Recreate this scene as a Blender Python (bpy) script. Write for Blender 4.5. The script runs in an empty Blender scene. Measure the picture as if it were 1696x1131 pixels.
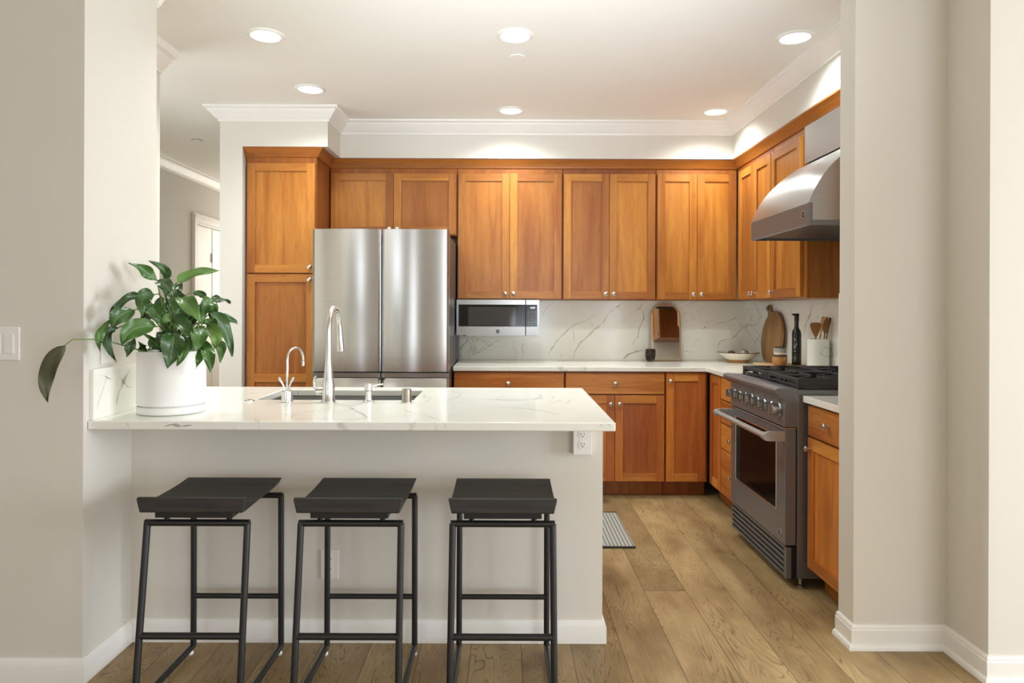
import bpy, bmesh, math, random
from mathutils import Vector, Matrix
random.seed(7)
PI = math.pi
SC = bpy.context.scene
COL = SC.collection

# ------------------------------------------------------------------ camera, world, lights, exposure
cam_d = bpy.data.cameras.new('camera'); cam = bpy.data.objects.new('camera', cam_d); COL.objects.link(cam)
cam.location = (0, 0, 1.314)
cam.matrix_world = Matrix.Translation((0, 0, 1.314)) @ Matrix.Rotation(PI/2, 4, 'X') @ Matrix.Rotation(0.0037, 4, 'Z')
cam_d.sensor_width = 36.0
cam_d.lens = 36.0 * 1140 / 1696
cam_d.shift_x = 8 / 1696
cam_d.shift_y = -53.5 / 1696
cam_d.clip_start = 0.05
SC.camera = cam

W = bpy.data.worlds.new('world'); SC.world = W; W.use_nodes = True
wn = W.node_tree.nodes; bg = wn['Background']
bg.inputs['Color'].default_value = (0.93, 0.96, 1.0, 1); bg.inputs['Strength'].default_value = 2.2

def area(name, loc, rot, sx, sy, watts, col=(1, 1, 1), spread=PI):
    l = bpy.data.lights.new(name, 'AREA'); l.shape = 'RECTANGLE'; l.size = sx; l.size_y = sy
    l.energy = watts; l.color = col; l.spread = spread
    o = bpy.data.objects.new(name, l); COL.objects.link(o); o.location = loc; o.rotation_euler = rot
    return o
# daylight standing in the window openings of the living room
DAY = (0.875, 0.95, 1.06)
area('daylight_side_window', (6.38, 0.95, 1.35), (0, PI/2, 0), 2.0, 2.4, 272, DAY)
area('daylight_rear_window', (-3.35, -4.48, 1.35), (PI/2, 0, 0), 0.7, 2.1, 13, DAY)
area('daylight_rear_window_two', (0.80, -4.48, 1.35), (PI/2, 0, 0), 0.4, 2.1, 9, DAY)
area('daylight_rear_window_three', (-1.95, -4.48, 1.35), (PI/2, 0, 0), 0.4, 2.1, 8, DAY)
area('frontal_fill_rear', (3.7, -4.48, 1.35), (PI/2, 0, 0), 3.0, 2.1, 78, DAY)  # added frontal fill, placed clear of the refrigerator's reflections
area('hall_fill', (-2.5, 8.9, 1.6), (-PI/2, 0, 0), 0.9, 1.6, 22, (1.0, 0.96, 0.90))  # added warm fill lamp for the hall; the end wall has no window
area('hall_side_fill', (-3.16, 3.75, 1.40), (0, -PI/2, 0), 1.9, 1.2, 15, DAY)  # added fill in an unseen, made-up window, brightens the right jamb
# added spotlight standing in for a bounced flash, to brighten the kitchen ceiling
fl = bpy.data.lights.new('ceiling_fill_spot', 'SPOT'); fl.energy = 225; fl.spot_size = math.radians(80); fl.spot_blend = 1.0
fl.shadow_soft_size = 0.25; fl.color = DAY
flo = bpy.data.objects.new('ceiling_fill_spot', fl); COL.objects.link(flo); flo.location = (0.3, 1.35, 1.15)
flo.rotation_euler = (Vector((0.1, 3.7, 2.95))-Vector((0.3, 1.35, 1.15))).to_track_quat('-Z', 'Y').to_euler()
SPOT_W = 54

SC.view_settings.view_transform = 'Standard'; SC.view_settings.look = 'None'
SC.view_settings.gamma = 1.0; SC.view_settings.use_curve_mapping = False
SC.view_settings.exposure = 0.12
SC.cycles.max_bounces = 9; SC.cycles.diffuse_bounces = 6; SC.cycles.glossy_bounces = 4
SC.cycles.transmission_bounces = 6; SC.cycles.sample_clamp_indirect = 6.0
SC.cycles.caustics_reflective = False; SC.cycles.caustics_refractive = False

# ------------------------------------------------------------------ materials
def lin(r, g, b):
    f = lambda c: (c/255/12.92) if c/255 <= 0.04045 else ((c/255+0.055)/1.055)**2.4
    return (f(r), f(g), f(b), 1)

class NT:
    def __init__(s, name):
        s.m = bpy.data.materials.new(name); s.m.use_nodes = True
        s.t = s.m.node_tree; s.b = s.t.nodes['Principled BSDF']
    def n(s, typ, **kw):
        nd = s.t.nodes.new(typ)
        for k, v in kw.items(): setattr(nd, k, v)
        return nd
    def l(s, a, b): s.t.links.new(a, b)
    def put(s, inp, v):
        if hasattr(v, 'is_output'): s.l(v, inp)
        else: inp.default_value = v
    def math(s, op, a, b=0.0, c=None):
        nd = s.n('ShaderNodeMath', operation=op); s.put(nd.inputs[0], a); s.put(nd.inputs[1], b)
        if c is not None: s.put(nd.inputs[2], c)
        return nd.outputs[0]
    def mix(s, f, a, b, mode='MIX'):
        nd = s.n('ShaderNodeMix', data_type='RGBA', blend_type=mode)
        s.put(nd.inputs[0], f); s.put(nd.inputs[6], a); s.put(nd.inputs[7], b); return nd.outputs[2]
    def ramp(s, f, stops):
        nd = s.n('ShaderNodeValToRGB'); s.put(nd.inputs[0], f); e = nd.color_ramp.elements
        while len(e) < len(stops): e.new(0.5)
        for i, (p, c) in enumerate(stops):
            e[i].position = p; e[i].color = c if len(c) == 4 else (*c, 1)
        return nd.outputs[0]
    def noise(s, vec, scale, detail=3, rough=0.5, dist=0.0):
        nd = s.n('ShaderNodeTexNoise'); s.put(nd.inputs['Vector'], vec)
        nd.inputs['Scale'].default_value = scale; nd.inputs['Detail'].default_value = detail
        nd.inputs['Roughness'].default_value = rough; nd.inputs['Distortion'].default_value = dist
        return nd.outputs[0]
    def obj(s): return s.n('ShaderNodeTexCoord').outputs['Object']
    def map(s, vec, scale=(1, 1, 1), loc=(0, 0, 0)):
        nd = s.n('ShaderNodeMapping'); s.l(vec, nd.inputs[0]); nd.inputs['Scale'].default_value = scale
        s.put(nd.inputs['Location'], loc); return nd.outputs[0]
    def bump(s, h, strength, dist=0.002):
        nd = s.n('ShaderNodeBump'); s.l(h, nd.inputs['Height']); nd.inputs['Strength'].default_value = strength
        nd.inputs['Distance'].default_value = dist; s.l(nd.outputs[0], s.b.inputs['Normal'])
    def fin(s, rough=0.5, metal=0.0, spec=0.5):
        s.b.inputs['Roughness'].default_value = rough; s.b.inputs['Metallic'].default_value = metal
        s.b.inputs['Specular IOR Level'].default_value = spec; return s.m

def plain(name, col, rough=0.5, metal=0.0, spec=0.5, var=0.04, vscale=8.0):
    t = NT(name); n = t.noise(t.obj(), vscale, 2)
    lo = tuple(c*(1-var) for c in col[:3]); hi = tuple(min(1, c*(1+var)) for c in col[:3])
    t.l(t.ramp(n, [(0.3, lo), (0.7, hi)]), t.b.inputs['Base Color'])
    return t.fin(rough, metal, spec)

def paint(name, col, peel=0.12):
    t = NT(name); o = t.obj()
    t.l(t.ramp(t.noise(o, 1.3, 2), [(0.3, tuple(c*0.985 for c in col[:3])), (0.7, col)]), t.b.inputs['Base Color'])
    t.bump(t.noise(o, 190, 2), peel, 0.001)
    return t.fin(0.62, 0, 0.3)

WALLP = paint('wall_paint', lin(222, 218, 208))
CEILP = paint('ceiling_paint', lin(243, 241, 233), 0.08)
TRIMP = plain('white_trim_paint', lin(240, 238, 232), 0.35, var=0.01)
TAUPE = paint('living_paint', lin(205, 200, 192))
HALLP = paint('hall_paint', lin(214, 211, 204))

def wood(name, axis, light, dark, rough=0.38):
    """cherry: grain along the axis; each board (mesh island) gets a tone of its own"""
    t = NT(name); o = t.obj()
    geo = t.n('ShaderNodeNewGeometry'); oi = t.n('ShaderNodeObjectInfo')
    r = t.math('FRACT', t.math('ADD', geo.outputs['Random Per Island'], t.math('MULTIPLY', oi.outputs['Random'], 5.37)))
    comb = t.n('ShaderNodeCombineXYZ')
    for i, k in enumerate((13.1, 7.7, 21.3)): t.l(t.math('MULTIPLY', r, k), comb.inputs[i])
    sc = [1.0, 1.0, 1.0]; sc[axis] = 0.09
    add = t.n('ShaderNodeVectorMath', operation='ADD'); t.l(o, add.inputs[0]); t.l(comb.outputs[0], add.inputs[1])
    v = t.map(add.outputs[0], tuple(sc))
    broad = t.noise(v, 14, 3, 0.55, 0.6)
    fine = t.noise(v, 120, 4, 0.65, 0.2)
    c = t.ramp(broad, [(0.30, dark), (0.48, tuple((a*0.55+b*0.45) for a, b in zip(light, dark))), (0.66, light)])
    c = t.mix(t.math('MULTIPLY', t.ramp(fine, [(0.35, (1, 1, 1)), (0.62, (0, 0, 0))]), 0.30), c, tuple(x*0.62 for x in dark[:3])+(1,))
    # pin knots and dark mineral streaks
    sck = [1.0, 1.0, 1.0]; sck[axis] = 0.35
    vo = t.n('ShaderNodeTexVoronoi'); t.l(t.map(add.outputs[0], tuple(sck)), vo.inputs['Vector']); vo.inputs['Scale'].default_value = 7.0
    kn = t.ramp(vo.outputs['Distance'], [(0.015, (1, 1, 1)), (0.06, (0, 0, 0))])
    c = t.mix(t.math('MULTIPLY', kn, 0.6), c, tuple(x*0.3 for x in dark[:3])+(1,))
    hs = t.n('ShaderNodeHueSaturation'); t.l(c, hs.inputs['Color'])
    t.l(t.math('ADD', t.math('MULTIPLY', r, 0.46), 0.80), hs.inputs['Value'])
    t.l(t.math('ADD', t.math('MULTIPLY', r, 0.012), 0.494), hs.inputs['Hue'])
    t.l(hs.outputs[0], t.b.inputs['Base Color'])
    t.bump(fine, 0.05, 0.0006)
    t.b.inputs['Coat Weight'].default_value = 0.15; t.b.inputs['Coat Roughness'].default_value = 0.25
    return t.fin(rough, 0, 0.4)

CL, CD = lin(187, 123, 54), lin(156, 90, 32)
WV = wood('cherry_upright', 2, CL, CD)
WH = wood('cherry_across', 0, CL, CD)
WB = wood('cherry_body', 2, lin(170, 100, 40), lin(138, 76, 26))
WC = wood('cherry_cornice_across', 0, lin(166, 98, 38), lin(134, 74, 24))
WCY = wood('cherry_cornice_deep', 1, lin(166, 98, 38), lin(134, 74, 24))
BL, BD = lin(204, 124, 56), lin(170, 92, 34)
WVB = wood('cherry_base_upright', 2, BL, BD)
WHB = wood('cherry_base_across', 0, lin(212, 142, 66), lin(170, 94, 34))

def steel(name, col=(0.62, 0.61, 0.59), rough=0.26, aniso=0.7, brush=2, metal=1.0):
    t = NT(name); o = t.obj()
    sc = [6.0, 6.0, 6.0]; sc[brush] = 420.0
    n = t.noise(t.map(o, tuple(sc)), 1.0, 2)
    t.l(t.ramp(n, [(0.3, tuple(c*0.93 for c in col)), (0.7, col)]), t.b.inputs['Base Color'])
    if aniso:
        tg = t.n('ShaderNodeTangent', direction_type='RADIAL', axis='Z'); t.l(tg.outputs[0], t.b.inputs['Tangent']); t.b.inputs['Anisotropic Rotation'].default_value = 0.25
        t.b.inputs['Anisotropic'].default_value = aniso
    return t.fin(rough, metal)
STEEL = steel('brushed_steel_door', rough=0.22, aniso=0.85)
STEEL2 = steel('brushed_steel', (0.46, 0.46, 0.45), 0.30, 0.5, metal=0.92)
STEELD = steel('range_steel', (0.215, 0.225, 0.235), 0.36, 0.4, metal=0.55)
HANDLEM = steel('handle_steel', (0.50, 0.50, 0.49), 0.28, 0, metal=0.6)
SATIN = steel('satin_nickel', (0.70, 0.68, 0.65), 0.24, 0)
CHROME = steel('polished_chrome', (0.80, 0.79, 0.77), 0.08, 0)
KNOBM = steel('knob_steel', (0.42, 0.42, 0.42), 0.16, 0, metal=0.85)
DKGREY = plain('dark_grey_enamel', lin(62, 61, 59), 0.45)
BLACK = plain('black_plastic', lin(22, 22, 22), 0.4)
VOID = plain('recess_shade', lin(12, 11, 10), 0.8)  # near-black colour stands in for the shade behind the louvres
GLASSB = plain('black_glass', lin(32, 31, 29), 0.06, spec=0.25)
GLASSW = plain('smoked_window', lin(66, 65, 62), 0.06, spec=0.35)
OVENG = plain('oven_glass', lin(15, 14, 14), 0.10, spec=0.06)
IRON = plain('cast_iron', lin(46, 46, 46), 0.55, spec=0.5, vscale=60)
STOOLM = plain('black_painted_steel', lin(30, 29, 29), 0.36, spec=0.5)
WHITE = plain('white_plastic', lin(238, 236, 230), 0.35, var=0.01)
CERAM = plain('white_ceramic', lin(240, 239, 236), 0.42, var=0.01)
GOLD = steel('brass_frame', (0.72, 0.55, 0.30), 0.28, 0)
SOIL = plain('soil', lin(58, 42, 30), 0.95, var=0.4, vscale=90)
LETTER = plain('white_lettering', lin(225, 225, 220), 0.5, var=0.0)
PRINT = plain('grey_print', lin(150, 149, 146), 0.5, var=0.0)
SLOT = plain('socket_slot', lin(40, 36, 32), 0.6)

def mk_mirror():
    t = NT('mirror_glass'); t.b.inputs['Base Color'].default_value = (0.86, 0.86, 0.85, 1); return t.fin(0.01, 1.0)
MIRROR = mk_mirror()

def mk_emit(name, col, s):
    t = NT(name); t.b.inputs['Base Color'].default_value = (*col, 1)
    t.b.inputs['Emission Color'].default_value = (*col, 1); t.b.inputs['Emission Strength'].default_value = s
    return t.fin(0.4)
LENS = mk_emit('lit_diffuser', (1.0, 0.93, 0.82), 1.6)
LED = mk_emit('clock_digits', (0.95, 1.0, 1.0), 1.1)

def mk_marble():
    t = NT('veined_quartz'); o = t.obj()
    n1 = t.noise(o, 1.5, 5, 0.55, 1.2); v1 = t.math('ABSOLUTE', t.math('SUBTRACT', n1, 0.5))
    m1 = t.ramp(v1, [(0.0, (1, 1, 1)), (0.009, (0, 0, 0))])
    gate = t.ramp(t.noise(t.map(o, (1, 1, 1), (5, 3, 9)), 1.7, 2), [(0.50, (0, 0, 0)), (0.62, (1, 1, 1))])
    f = t.math('MULTIPLY', m1, gate)
    soft = t.ramp(t.noise(t.map(o, (1, 1, 1), (1, 8, 2)), 3.0, 4, 0.6, 0.8), [(0.5, (0, 0, 0)), (0.85, (0.35, 0.35, 0.35))])
    c = t.mix(soft, lin(241, 241, 232), lin(216, 216, 206))
    c = t.mix(t.math('MULTIPLY', f, 0.45), c, lin(165, 162, 154))
    t.l(c, t.b.inputs['Base Color']); return t.fin(0.13, 0, 0.5)
MARBLE = mk_marble()
def mk_vein():
    t = NT('quartz_vein'); n = t.noise(t.obj(), 45, 4, 0.7)
    t.l(t.ramp(n, [(0.36, lin(226, 224, 217)), (0.5, lin(196, 193, 184)), (0.66, lin(158, 154, 145))]), t.b.inputs['Base Color']); return t.fin(0.13)
VEIN = mk_vein()

def mk_floor():
    t = NT('oak_planks'); o = t.obj()
    sx = t.n('ShaderNodeSeparateXYZ'); t.l(o, sx.inputs[0])
    PW = 0.195
    u = t.math('DIVIDE', t.math('SUBTRACT', sx.outputs[0], 0.449 - PW*20), PW)
    row = t.math('FLOOR', u); fx = t.math('FRACT', u)
    wn1 = t.n('ShaderNodeTexWhiteNoise', noise_dimensions='1D'); t.l(row, wn1.inputs['W'])
    w = t.math('ADD', t.math('DIVIDE', sx.outputs[1], 4.6), t.math('MULTIPLY', wn1.outputs[0], 7.3))
    colm = t.math('FLOOR', w); fy = t.math('FRACT', w)
    wn2 = t.n('ShaderNodeTexWhiteNoise', noise_dimensions='2D')
    cb = t.n('ShaderNodeCombineXYZ'); t.l(row, cb.inputs[0]); t.l(colm, cb.inputs[1]); t.l(cb.outputs[0], wn2.inputs['Vector'])
    rnd = wn2.outputs['Value']
    off = t.n('ShaderNodeCombineXYZ')
    t.l(t.math('ADD', sx.outputs[0], t.math('MULTIPLY', rnd, 17.0)), off.inputs[0])
    t.l(t.math('ADD', sx.outputs[1], t.math('MULTIPLY', rnd, 31.0)), off.inputs[1]); off.inputs[2].default_value = 0.0
    warp = t.noise(t.map(off.outputs[0], (2.6, 1.1, 1)), 2.0, 2, 0.5)
    ringsrc = t.math('ADD', t.math('MULTIPLY', t.noise(t.map(off.outputs[0], (5.5, 0.85, 1)), 1.0, 3, 0.55, 0.9), 38.0), 0.0)
    rings = t.math('ABSOLUTE', t.math('SUBTRACT', t.math('FRACT', ringsrc), 0.5))
    rings = t.ramp(rings, [(0.0, (1, 1, 1)), (0.16, (0, 0, 0))])
    gate = t.ramp(t.noise(t.map(off.outputs[0], (4.0, 1.0, 1), (3, 3, 0)), 1.2, 2), [(0.38, (0, 0, 0)), (0.55, (1, 1, 1))])
    fine = t.noise(t.map(off.outputs[0], (150, 6, 1)), 1.0, 3, 0.6)
    base = t.ramp(t.noise(t.map(off.outputs[0], (3.0, 1.3, 1), (9, 1, 0)), 1.6, 3, 0.6), [(0.26, lin(128, 104, 68)), (0.50, lin(162, 136, 94)), (0.74, lin(182, 158, 114))])
    c = t.mix(t.math('MULTIPLY', rings, t.math('MULTIPLY', gate, 0.72)), base, lin(92, 68, 42))
    c = t.mix(t.math('MULTIPLY', t.ramp(fine, [(0.4, (0, 0, 0)), (0.75, (1, 1, 1))]), 0.28), c, lin(104, 80, 54))
    vo = t.n('ShaderNodeTexVoronoi'); t.l(t.map(off.outputs[0], (2.2, 1.0, 1)), vo.inputs['Vector']); vo.inputs['Scale'].default_value = 1.15
    kn = t.ramp(vo.outputs['Distance'], [(0.02, (1, 1, 1)), (0.11, (0, 0, 0))])
    c = t.mix(t.math('MULTIPLY', kn, 0.6), c, lin(66, 50, 36))
    hs = t.n('ShaderNodeHueSaturation'); t.l(c, hs.inputs['Color']); t.l(t.math('ADD', t.math('MULTIPLY', rnd, 0.30), 0.82), hs.inputs['Value'])
    dx = t.math('MULTIPLY', t.math('SUBTRACT', 0.5, t.math('ABSOLUTE', t.math('SUBTRACT', fx, 0.5))), PW)
    dy = t.math('MULTIPLY', t.math('SUBTRACT', 0.5, t.math('ABSOLUTE', t.math('SUBTRACT', fy, 0.5))), 4.6)
    seam = t.math('LESS_THAN', t.math('MINIMUM', dx, dy), 0.0014)
    c = t.mix(t.math('MULTIPLY', seam, 0.75), hs.outputs[0], lin(52, 38, 26))
    t.l(c, t.b.inputs['Base Color']); t.bump(fine, 0.06, 0.0006)
    return t.fin(0.42, 0, 0.4)
OAK = mk_floor()

def mk_stripes():
    t = NT('mat_stripes'); o = t.obj(); sx = t.n('ShaderNodeSeparateXYZ'); t.l(o, sx.inputs[0])
    f = t.math('FRACT', t.math('DIVIDE', sx.outputs[0], 0.021))
    c = t.ramp(f, [(0.0, lin(168, 166, 158)), (0.70, lin(178, 176, 168)), (0.78, lin(86, 86, 84)), (1.0, lin(92, 92, 90))])
    w = t.noise(t.map(o, (300, 300, 1)), 1.0, 2)
    c = t.mix(t.math('MULTIPLY', w, 0.35), c, lin(110, 110, 106)); t.l(c, t.b.inputs['Base Color']); t.bump(w, 0.4, 0.002)
    return t.fin(0.95, 0, 0.1)
STRIPE = mk_stripes()

def board_mat(name, axis, a, b, scale=30):
    t = NT(name); sc = [1, 1, 1]; sc[axis] = 0.12
    n = t.noise(t.map(t.obj(), tuple(sc)), scale, 4, 0.6, 0.5)
    t.l(t.ramp(n, [(0.3, b), (0.7, a)]), t.b.inputs['Base Color']); t.bump(n, 0.05, 0.001); return t.fin(0.55, 0, 0.3)
SEATW = board_mat('ebonised_wood', 0, lin(62, 57, 53), lin(42, 38, 36), 40)
BOARDW = board_mat('acacia_board', 2, lin(176, 138, 92), lin(138, 100, 60))
PALEW = board_mat('pale_wood', 1, lin(206, 176, 132), lin(176, 144, 100))
SPOONW = board_mat('spoon_wood', 2, lin(168, 118, 68), lin(122, 80, 42))
SPOONL = board_mat('light_spoon_wood', 2, lin(214, 184, 140), lin(184, 150, 106))
HONEY = plain('honey_glaze', lin(184, 132, 76), 0.3, var=0.15, vscale=20)
CREAM = plain('cream_glaze', lin(226, 218, 200), 0.3, var=0.05)
GREYST = plain('grey_glaze', lin(160, 154, 144), 0.35, var=0.12, vscale=30)
BROWNG = plain('brown_glaze', lin(74, 54, 40), 0.3)
DFRUIT = plain('dark_dried_fruit', lin(72, 44, 34), 0.4, var=0.3, vscale=40)
BOTTLE = plain('matte_black_bottle', lin(26, 26, 25), 0.22)
def mk_glass(name, col, rough=0.02):
    t = NT(name); t.b.inputs['Base Color'].default_value = col; t.b.inputs['Transmission Weight'].default_value = 1.0
    t.b.inputs['IOR'].default_value = 1.45; return t.fin(rough)
SMOKE = mk_glass('smoked_glass', lin(150, 134, 120))
CANDLE = plain('glass_base_content', lin(84, 66, 52), 0.5)

def mk_leaf():
    t = NT('leaf_green'); uv = t.n('ShaderNodeTexCoord').outputs['UV']; sx = t.n('ShaderNodeSeparateXYZ'); t.l(uv, sx.inputs[0])
    au = t.math('ABSOLUTE', t.math('SUBTRACT', sx.outputs[0], 0.5))
    geo = t.n('ShaderNodeNewGeometry'); r = geo.outputs['Random Per Island']
    c = t.ramp(r, [(0.0, lin(40, 72, 30)), (0.40, lin(58, 98, 40)), (0.70, lin(80, 124, 50)), (0.88, lin(122, 158, 70)), (1.0, lin(138, 152, 112))])
    lines = t.math('SINE', t.math('MULTIPLY', t.math('SUBTRACT', sx.outputs[1], t.math('MULTIPLY', au, 0.55)), 120.0))
    c = t.mix(t.math('MULTIPLY', t.math('GREATER_THAN', lines, 0.55), 0.20), c, lin(30, 58, 24))
    mid = t.math('LESS_THAN', au, 0.022); c = t.mix(t.math('MULTIPLY', mid, 0.5), c, lin(140, 172, 100))
    t.l(c, t.b.inputs['Base Color']); t.bump(lines, 0.25, 0.0015)
    t.b.inputs['Subsurface Weight'].default_value = 0.0
    return t.fin(0.27, 0, 0.7)
LEAF = mk_leaf()
LEAFO = plain('dull_olive_leaf', lin(74, 74, 46), 0.6, var=0.2, vscale=30)
STEM = plain('green_stem', lin(96, 126, 58), 0.5, var=0.15)

# ------------------------------------------------------------------ mesh builder
class MB:
    def __init__(s): s.v = []; s.f = []; s.m = []; s.uv = {}
    def add(s, vs, fs, m=0):
        k = len(s.v); s.v += [Vector(p) for p in vs]
        for f in fs: s.f.append(tuple(i+k for i in f)); s.m.append(m)
        return s
    def box(s, x0, x1, y0, y1, z0, z1, m=0):
        return s.add([(x, y, z) for x in (x0, x1) for y in (y0, y1) for z in (z0, z1)],
                     [(0, 1, 3, 2), (4, 6, 7, 5), (0, 4, 5, 1), (2, 3, 7, 6), (0, 2, 6, 4), (1, 5, 7, 3)], m)
    def tube(s, pts, r, n=12, m=0, cap=True):
        pts = [Vector(p) for p in pts]; N = len(pts); rr = r if isinstance(r, (list, tuple)) else [r]*N
        t0 = (pts[1]-pts[0]).normalized(); up = Vector((0, 0, 1)) if abs(t0.z) < 0.9 else Vector((0, 1, 0))
        a = t0.cross(up).normalized(); k = len(s.v)
        for i, p in enumerate(pts):
            if i == 0: t = t0
            elif i == N-1: t = (pts[-1]-pts[-2]).normalized()
            else:
                t = ((pts[i+1]-pts[i]).normalized()+(pts[i]-pts[i-1]).normalized())
                t = t.normalized() if t.length > 1e-6 else t0
            a = (a - t*a.dot(t)).normalized(); b = t.cross(a)
            for j in range(n):
                th = 2*PI*j/n; s.v.append(p + (a*math.cos(th)+b*math.sin(th))*rr[i])
        for i in range(N-1):
            for j in range(n):
                q = (j+1) % n; s.f.append((k+i*n+j, k+i*n+q, k+(i+1)*n+q, k+(i+1)*n+j)); s.m.append(m)
        if cap:
            s.f.append(tuple(k+j for j in range(n))[::-1]); s.m.append(m)
            s.f.append(tuple(k+(N-1)*n+j for j in range(n))); s.m.append(m)
        return s
    def lathe(s, prof, c=(0, 0, 0), n=32, m=0, axis='z'):
        """prof: list of (r, h, [mat]); h runs along the axis"""
        k = len(s.v); c = Vector(c)
        for p in prof:
            r, h = p[0], p[1]
            for j in range(n):
                th = 2*PI*j/n; u, w = r*math.cos(th), r*math.sin(th)
                d = {'z': (u, w, h), 'y': (u, h, w), 'x': (h, u, w)}[axis]
                s.v.append(c+Vector(d))
        for i in range(len(prof)-1):
            mm = prof[i][2] if len(prof[i]) > 2 else m
            for j in range(n):
                q = (j+1) % n; s.f.append((k+i*n+j, k+i*n+q, k+(i+1)*n+q, k+(i+1)*n+j)); s.m.append(mm)
        for i in (0, len(prof)-1):
            if prof[i][0] > 1e-5:
                s.f.append(tuple(k+i*n+j for j in range(n))); s.m.append(m)
        return s
    def prism(s, poly, axis, a, b, m=0):
        """poly: 2D points in the other two axes (in x,y,z order)"""
        def P(p, w):
            return {'x': (w, p[0], p[1]), 'y': (p[0], w, p[1]), 'z': (p[0], p[1], w)}[axis]
        n = len(poly)
        return s.add([P(p, a) for p in poly]+[P(p, b) for p in poly],
                     [tuple(range(n)), tuple(range(n, 2*n))[::-1]] + [(i, (i+1) % n, n+(i+1) % n, n+i) for i in range(n)], m)
    def sweep(s, path, prof, m=0, side=1, mats=None):
        """extrude prof [(out, z)] along an xy path with mitred corners; out is to the right of travel (side=1)"""
        pts = [Vector((p[0], p[1])) for p in path]; N = len(pts); n = len(prof); k = len(s.v)
        for i in range(N):
            d1 = (pts[i]-pts[i-1]).normalized() if i > 0 else None
            d2 = (pts[i+1]-pts[i]).normalized() if i < N-1 else None
            nr = lambda d: Vector((d.y, -d.x))*side
            if d1 is None: o = nr(d2)
            elif d2 is None: o = nr(d1)
            else:
                o = nr(d1)+nr(d2); o = o*(1.0/(o.dot(nr(d1))))
            for (q, z) in prof: s.v.append(Vector((pts[i].x+o.x*q, pts[i].y+o.y*q, z)))
        for i in range(N-1):
            mm = mats[i] if mats else m
            for j in range(n):
                q = (j+1) % n; s.f.append((k+i*n+j, k+i*n+q, k+(i+1)*n+q, k+(i+1)*n+j)); s.m.append(mm)
        s.f.append(tuple(k+j for j in range(n))); s.m.append(m)
        s.f.append(tuple(k+(N-1)*n+j for j in range(n))); s.m.append(mats[-1] if mats else m)
        return s
    def ribbon(s, pts, wid, fr, m=1, jit=0.004, lift=0.0004):
        """a vein on a plane: pts (u,v), fr(u,v)->point, normal lifted; width wobbles"""
        out = []
        for (a, b) in zip(pts[:-1], pts[1:]):
            L = math.dist(a, b); k = max(2, int(L/0.02))
            for i in range(k):
                t = i/k; out.append((a[0]+(b[0]-a[0])*t+random.uniform(-jit, jit), a[1]+(b[1]-a[1])*t+random.uniform(-jit, jit)))
        out.append(pts[-1]); N = len(out); k0 = len(s.v)
        for i, p in enumerate(out):
            a = out[max(0, i-1)]; b = out[min(N-1, i+1)]; d = Vector((b[0]-a[0], b[1]-a[1])); d = d.normalized() if d.length > 0 else Vector((1, 0))
            w = wid*random.uniform(0.25, 1.0)*min(1, (min(i, N-1-i)+0.3)/3)
            s.v.append(Vector(fr(p[0]-d.y*w/2, p[1]+d.x*w/2, lift))); s.v.append(Vector(fr(p[0]+d.y*w/2, p[1]-d.x*w/2, lift)))
        for i in range(N-1):
            s.f.append((k0+2*i, k0+2*i+1, k0+2*i+3, k0+2*i+2)); s.m.append(m)
        return s

ORIG = {}
def obj(name, mb, mats, parent=None, smooth=None, bevel=0.0, seg=2, subsurf=0, recalc=True):
    if not isinstance(mats, (list, tuple)): mats = [mats]
    me = bpy.data.meshes.new(name)
    off = ORIG.get(parent.name, Vector((0, 0, 0))) if parent else Vector((0, 0, 0))
    me.from_pydata([tuple(v-off) for v in mb.v], [], mb.f)
    for m in mats: me.materials.append(m)
    for i, p in enumerate(me.polygons): p.material_index = min(mb.m[i], len(mats)-1)
    if mb.uv:
        ul = me.uv_layers.new(name='UVMap')
        for lp in me.loops: ul.data[lp.index].uv = mb.uv.get(lp.vertex_index, (0, 0))
    me.update()
    if recalc:
        bm = bmesh.new(); bm.from_mesh(me); bmesh.ops.recalc_face_normals(bm, faces=bm.faces); bm.to_mesh(me); bm.free()
    if smooth is not None:
        me.polygons.foreach_set('use_smooth', [True]*len(me.polygons))
        me.set_sharp_from_angle(angle=math.radians(smooth))
    o = bpy.data.objects.new(name, me); COL.objects.link(o)
    if parent: o.parent = parent
    if parent is not None: ORIG[o.name] = off
    if bevel:
        b = o.modifiers.new('bevel', 'BEVEL'); b.width = bevel; b.segments = seg; b.limit_method = 'ANGLE'; b.angle_limit = math.radians(40)
        b.harden_normals = False
    if subsurf:
        q = o.modifiers.new('subsurf', 'SUBSURF'); q.levels = subsurf; q.render_levels = subsurf
    return o
def tag(o, label, cat, group=None):
    o['label'] = label; o['category'] = cat
    if group: o['group'] = group
    return o
def thing(name, label, cat, loc, group=None, rz=0.0, local=False):
    o = bpy.data.objects.new(name, None); COL.objects.link(o); o.location = loc; o.rotation_euler = (0, 0, rz)
    o.empty_display_size = 0.05
    ORIG[o.name] = Vector((0, 0, 0)) if local else Vector(loc)
    return tag(o, label, cat, group)
def struct(name, mb, m, smooth=None, bevel=0.0, parent=None):
    o = obj(name, mb, m, parent, smooth, bevel)
    if parent is None: o['kind'] = 'structure'
    return o
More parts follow.
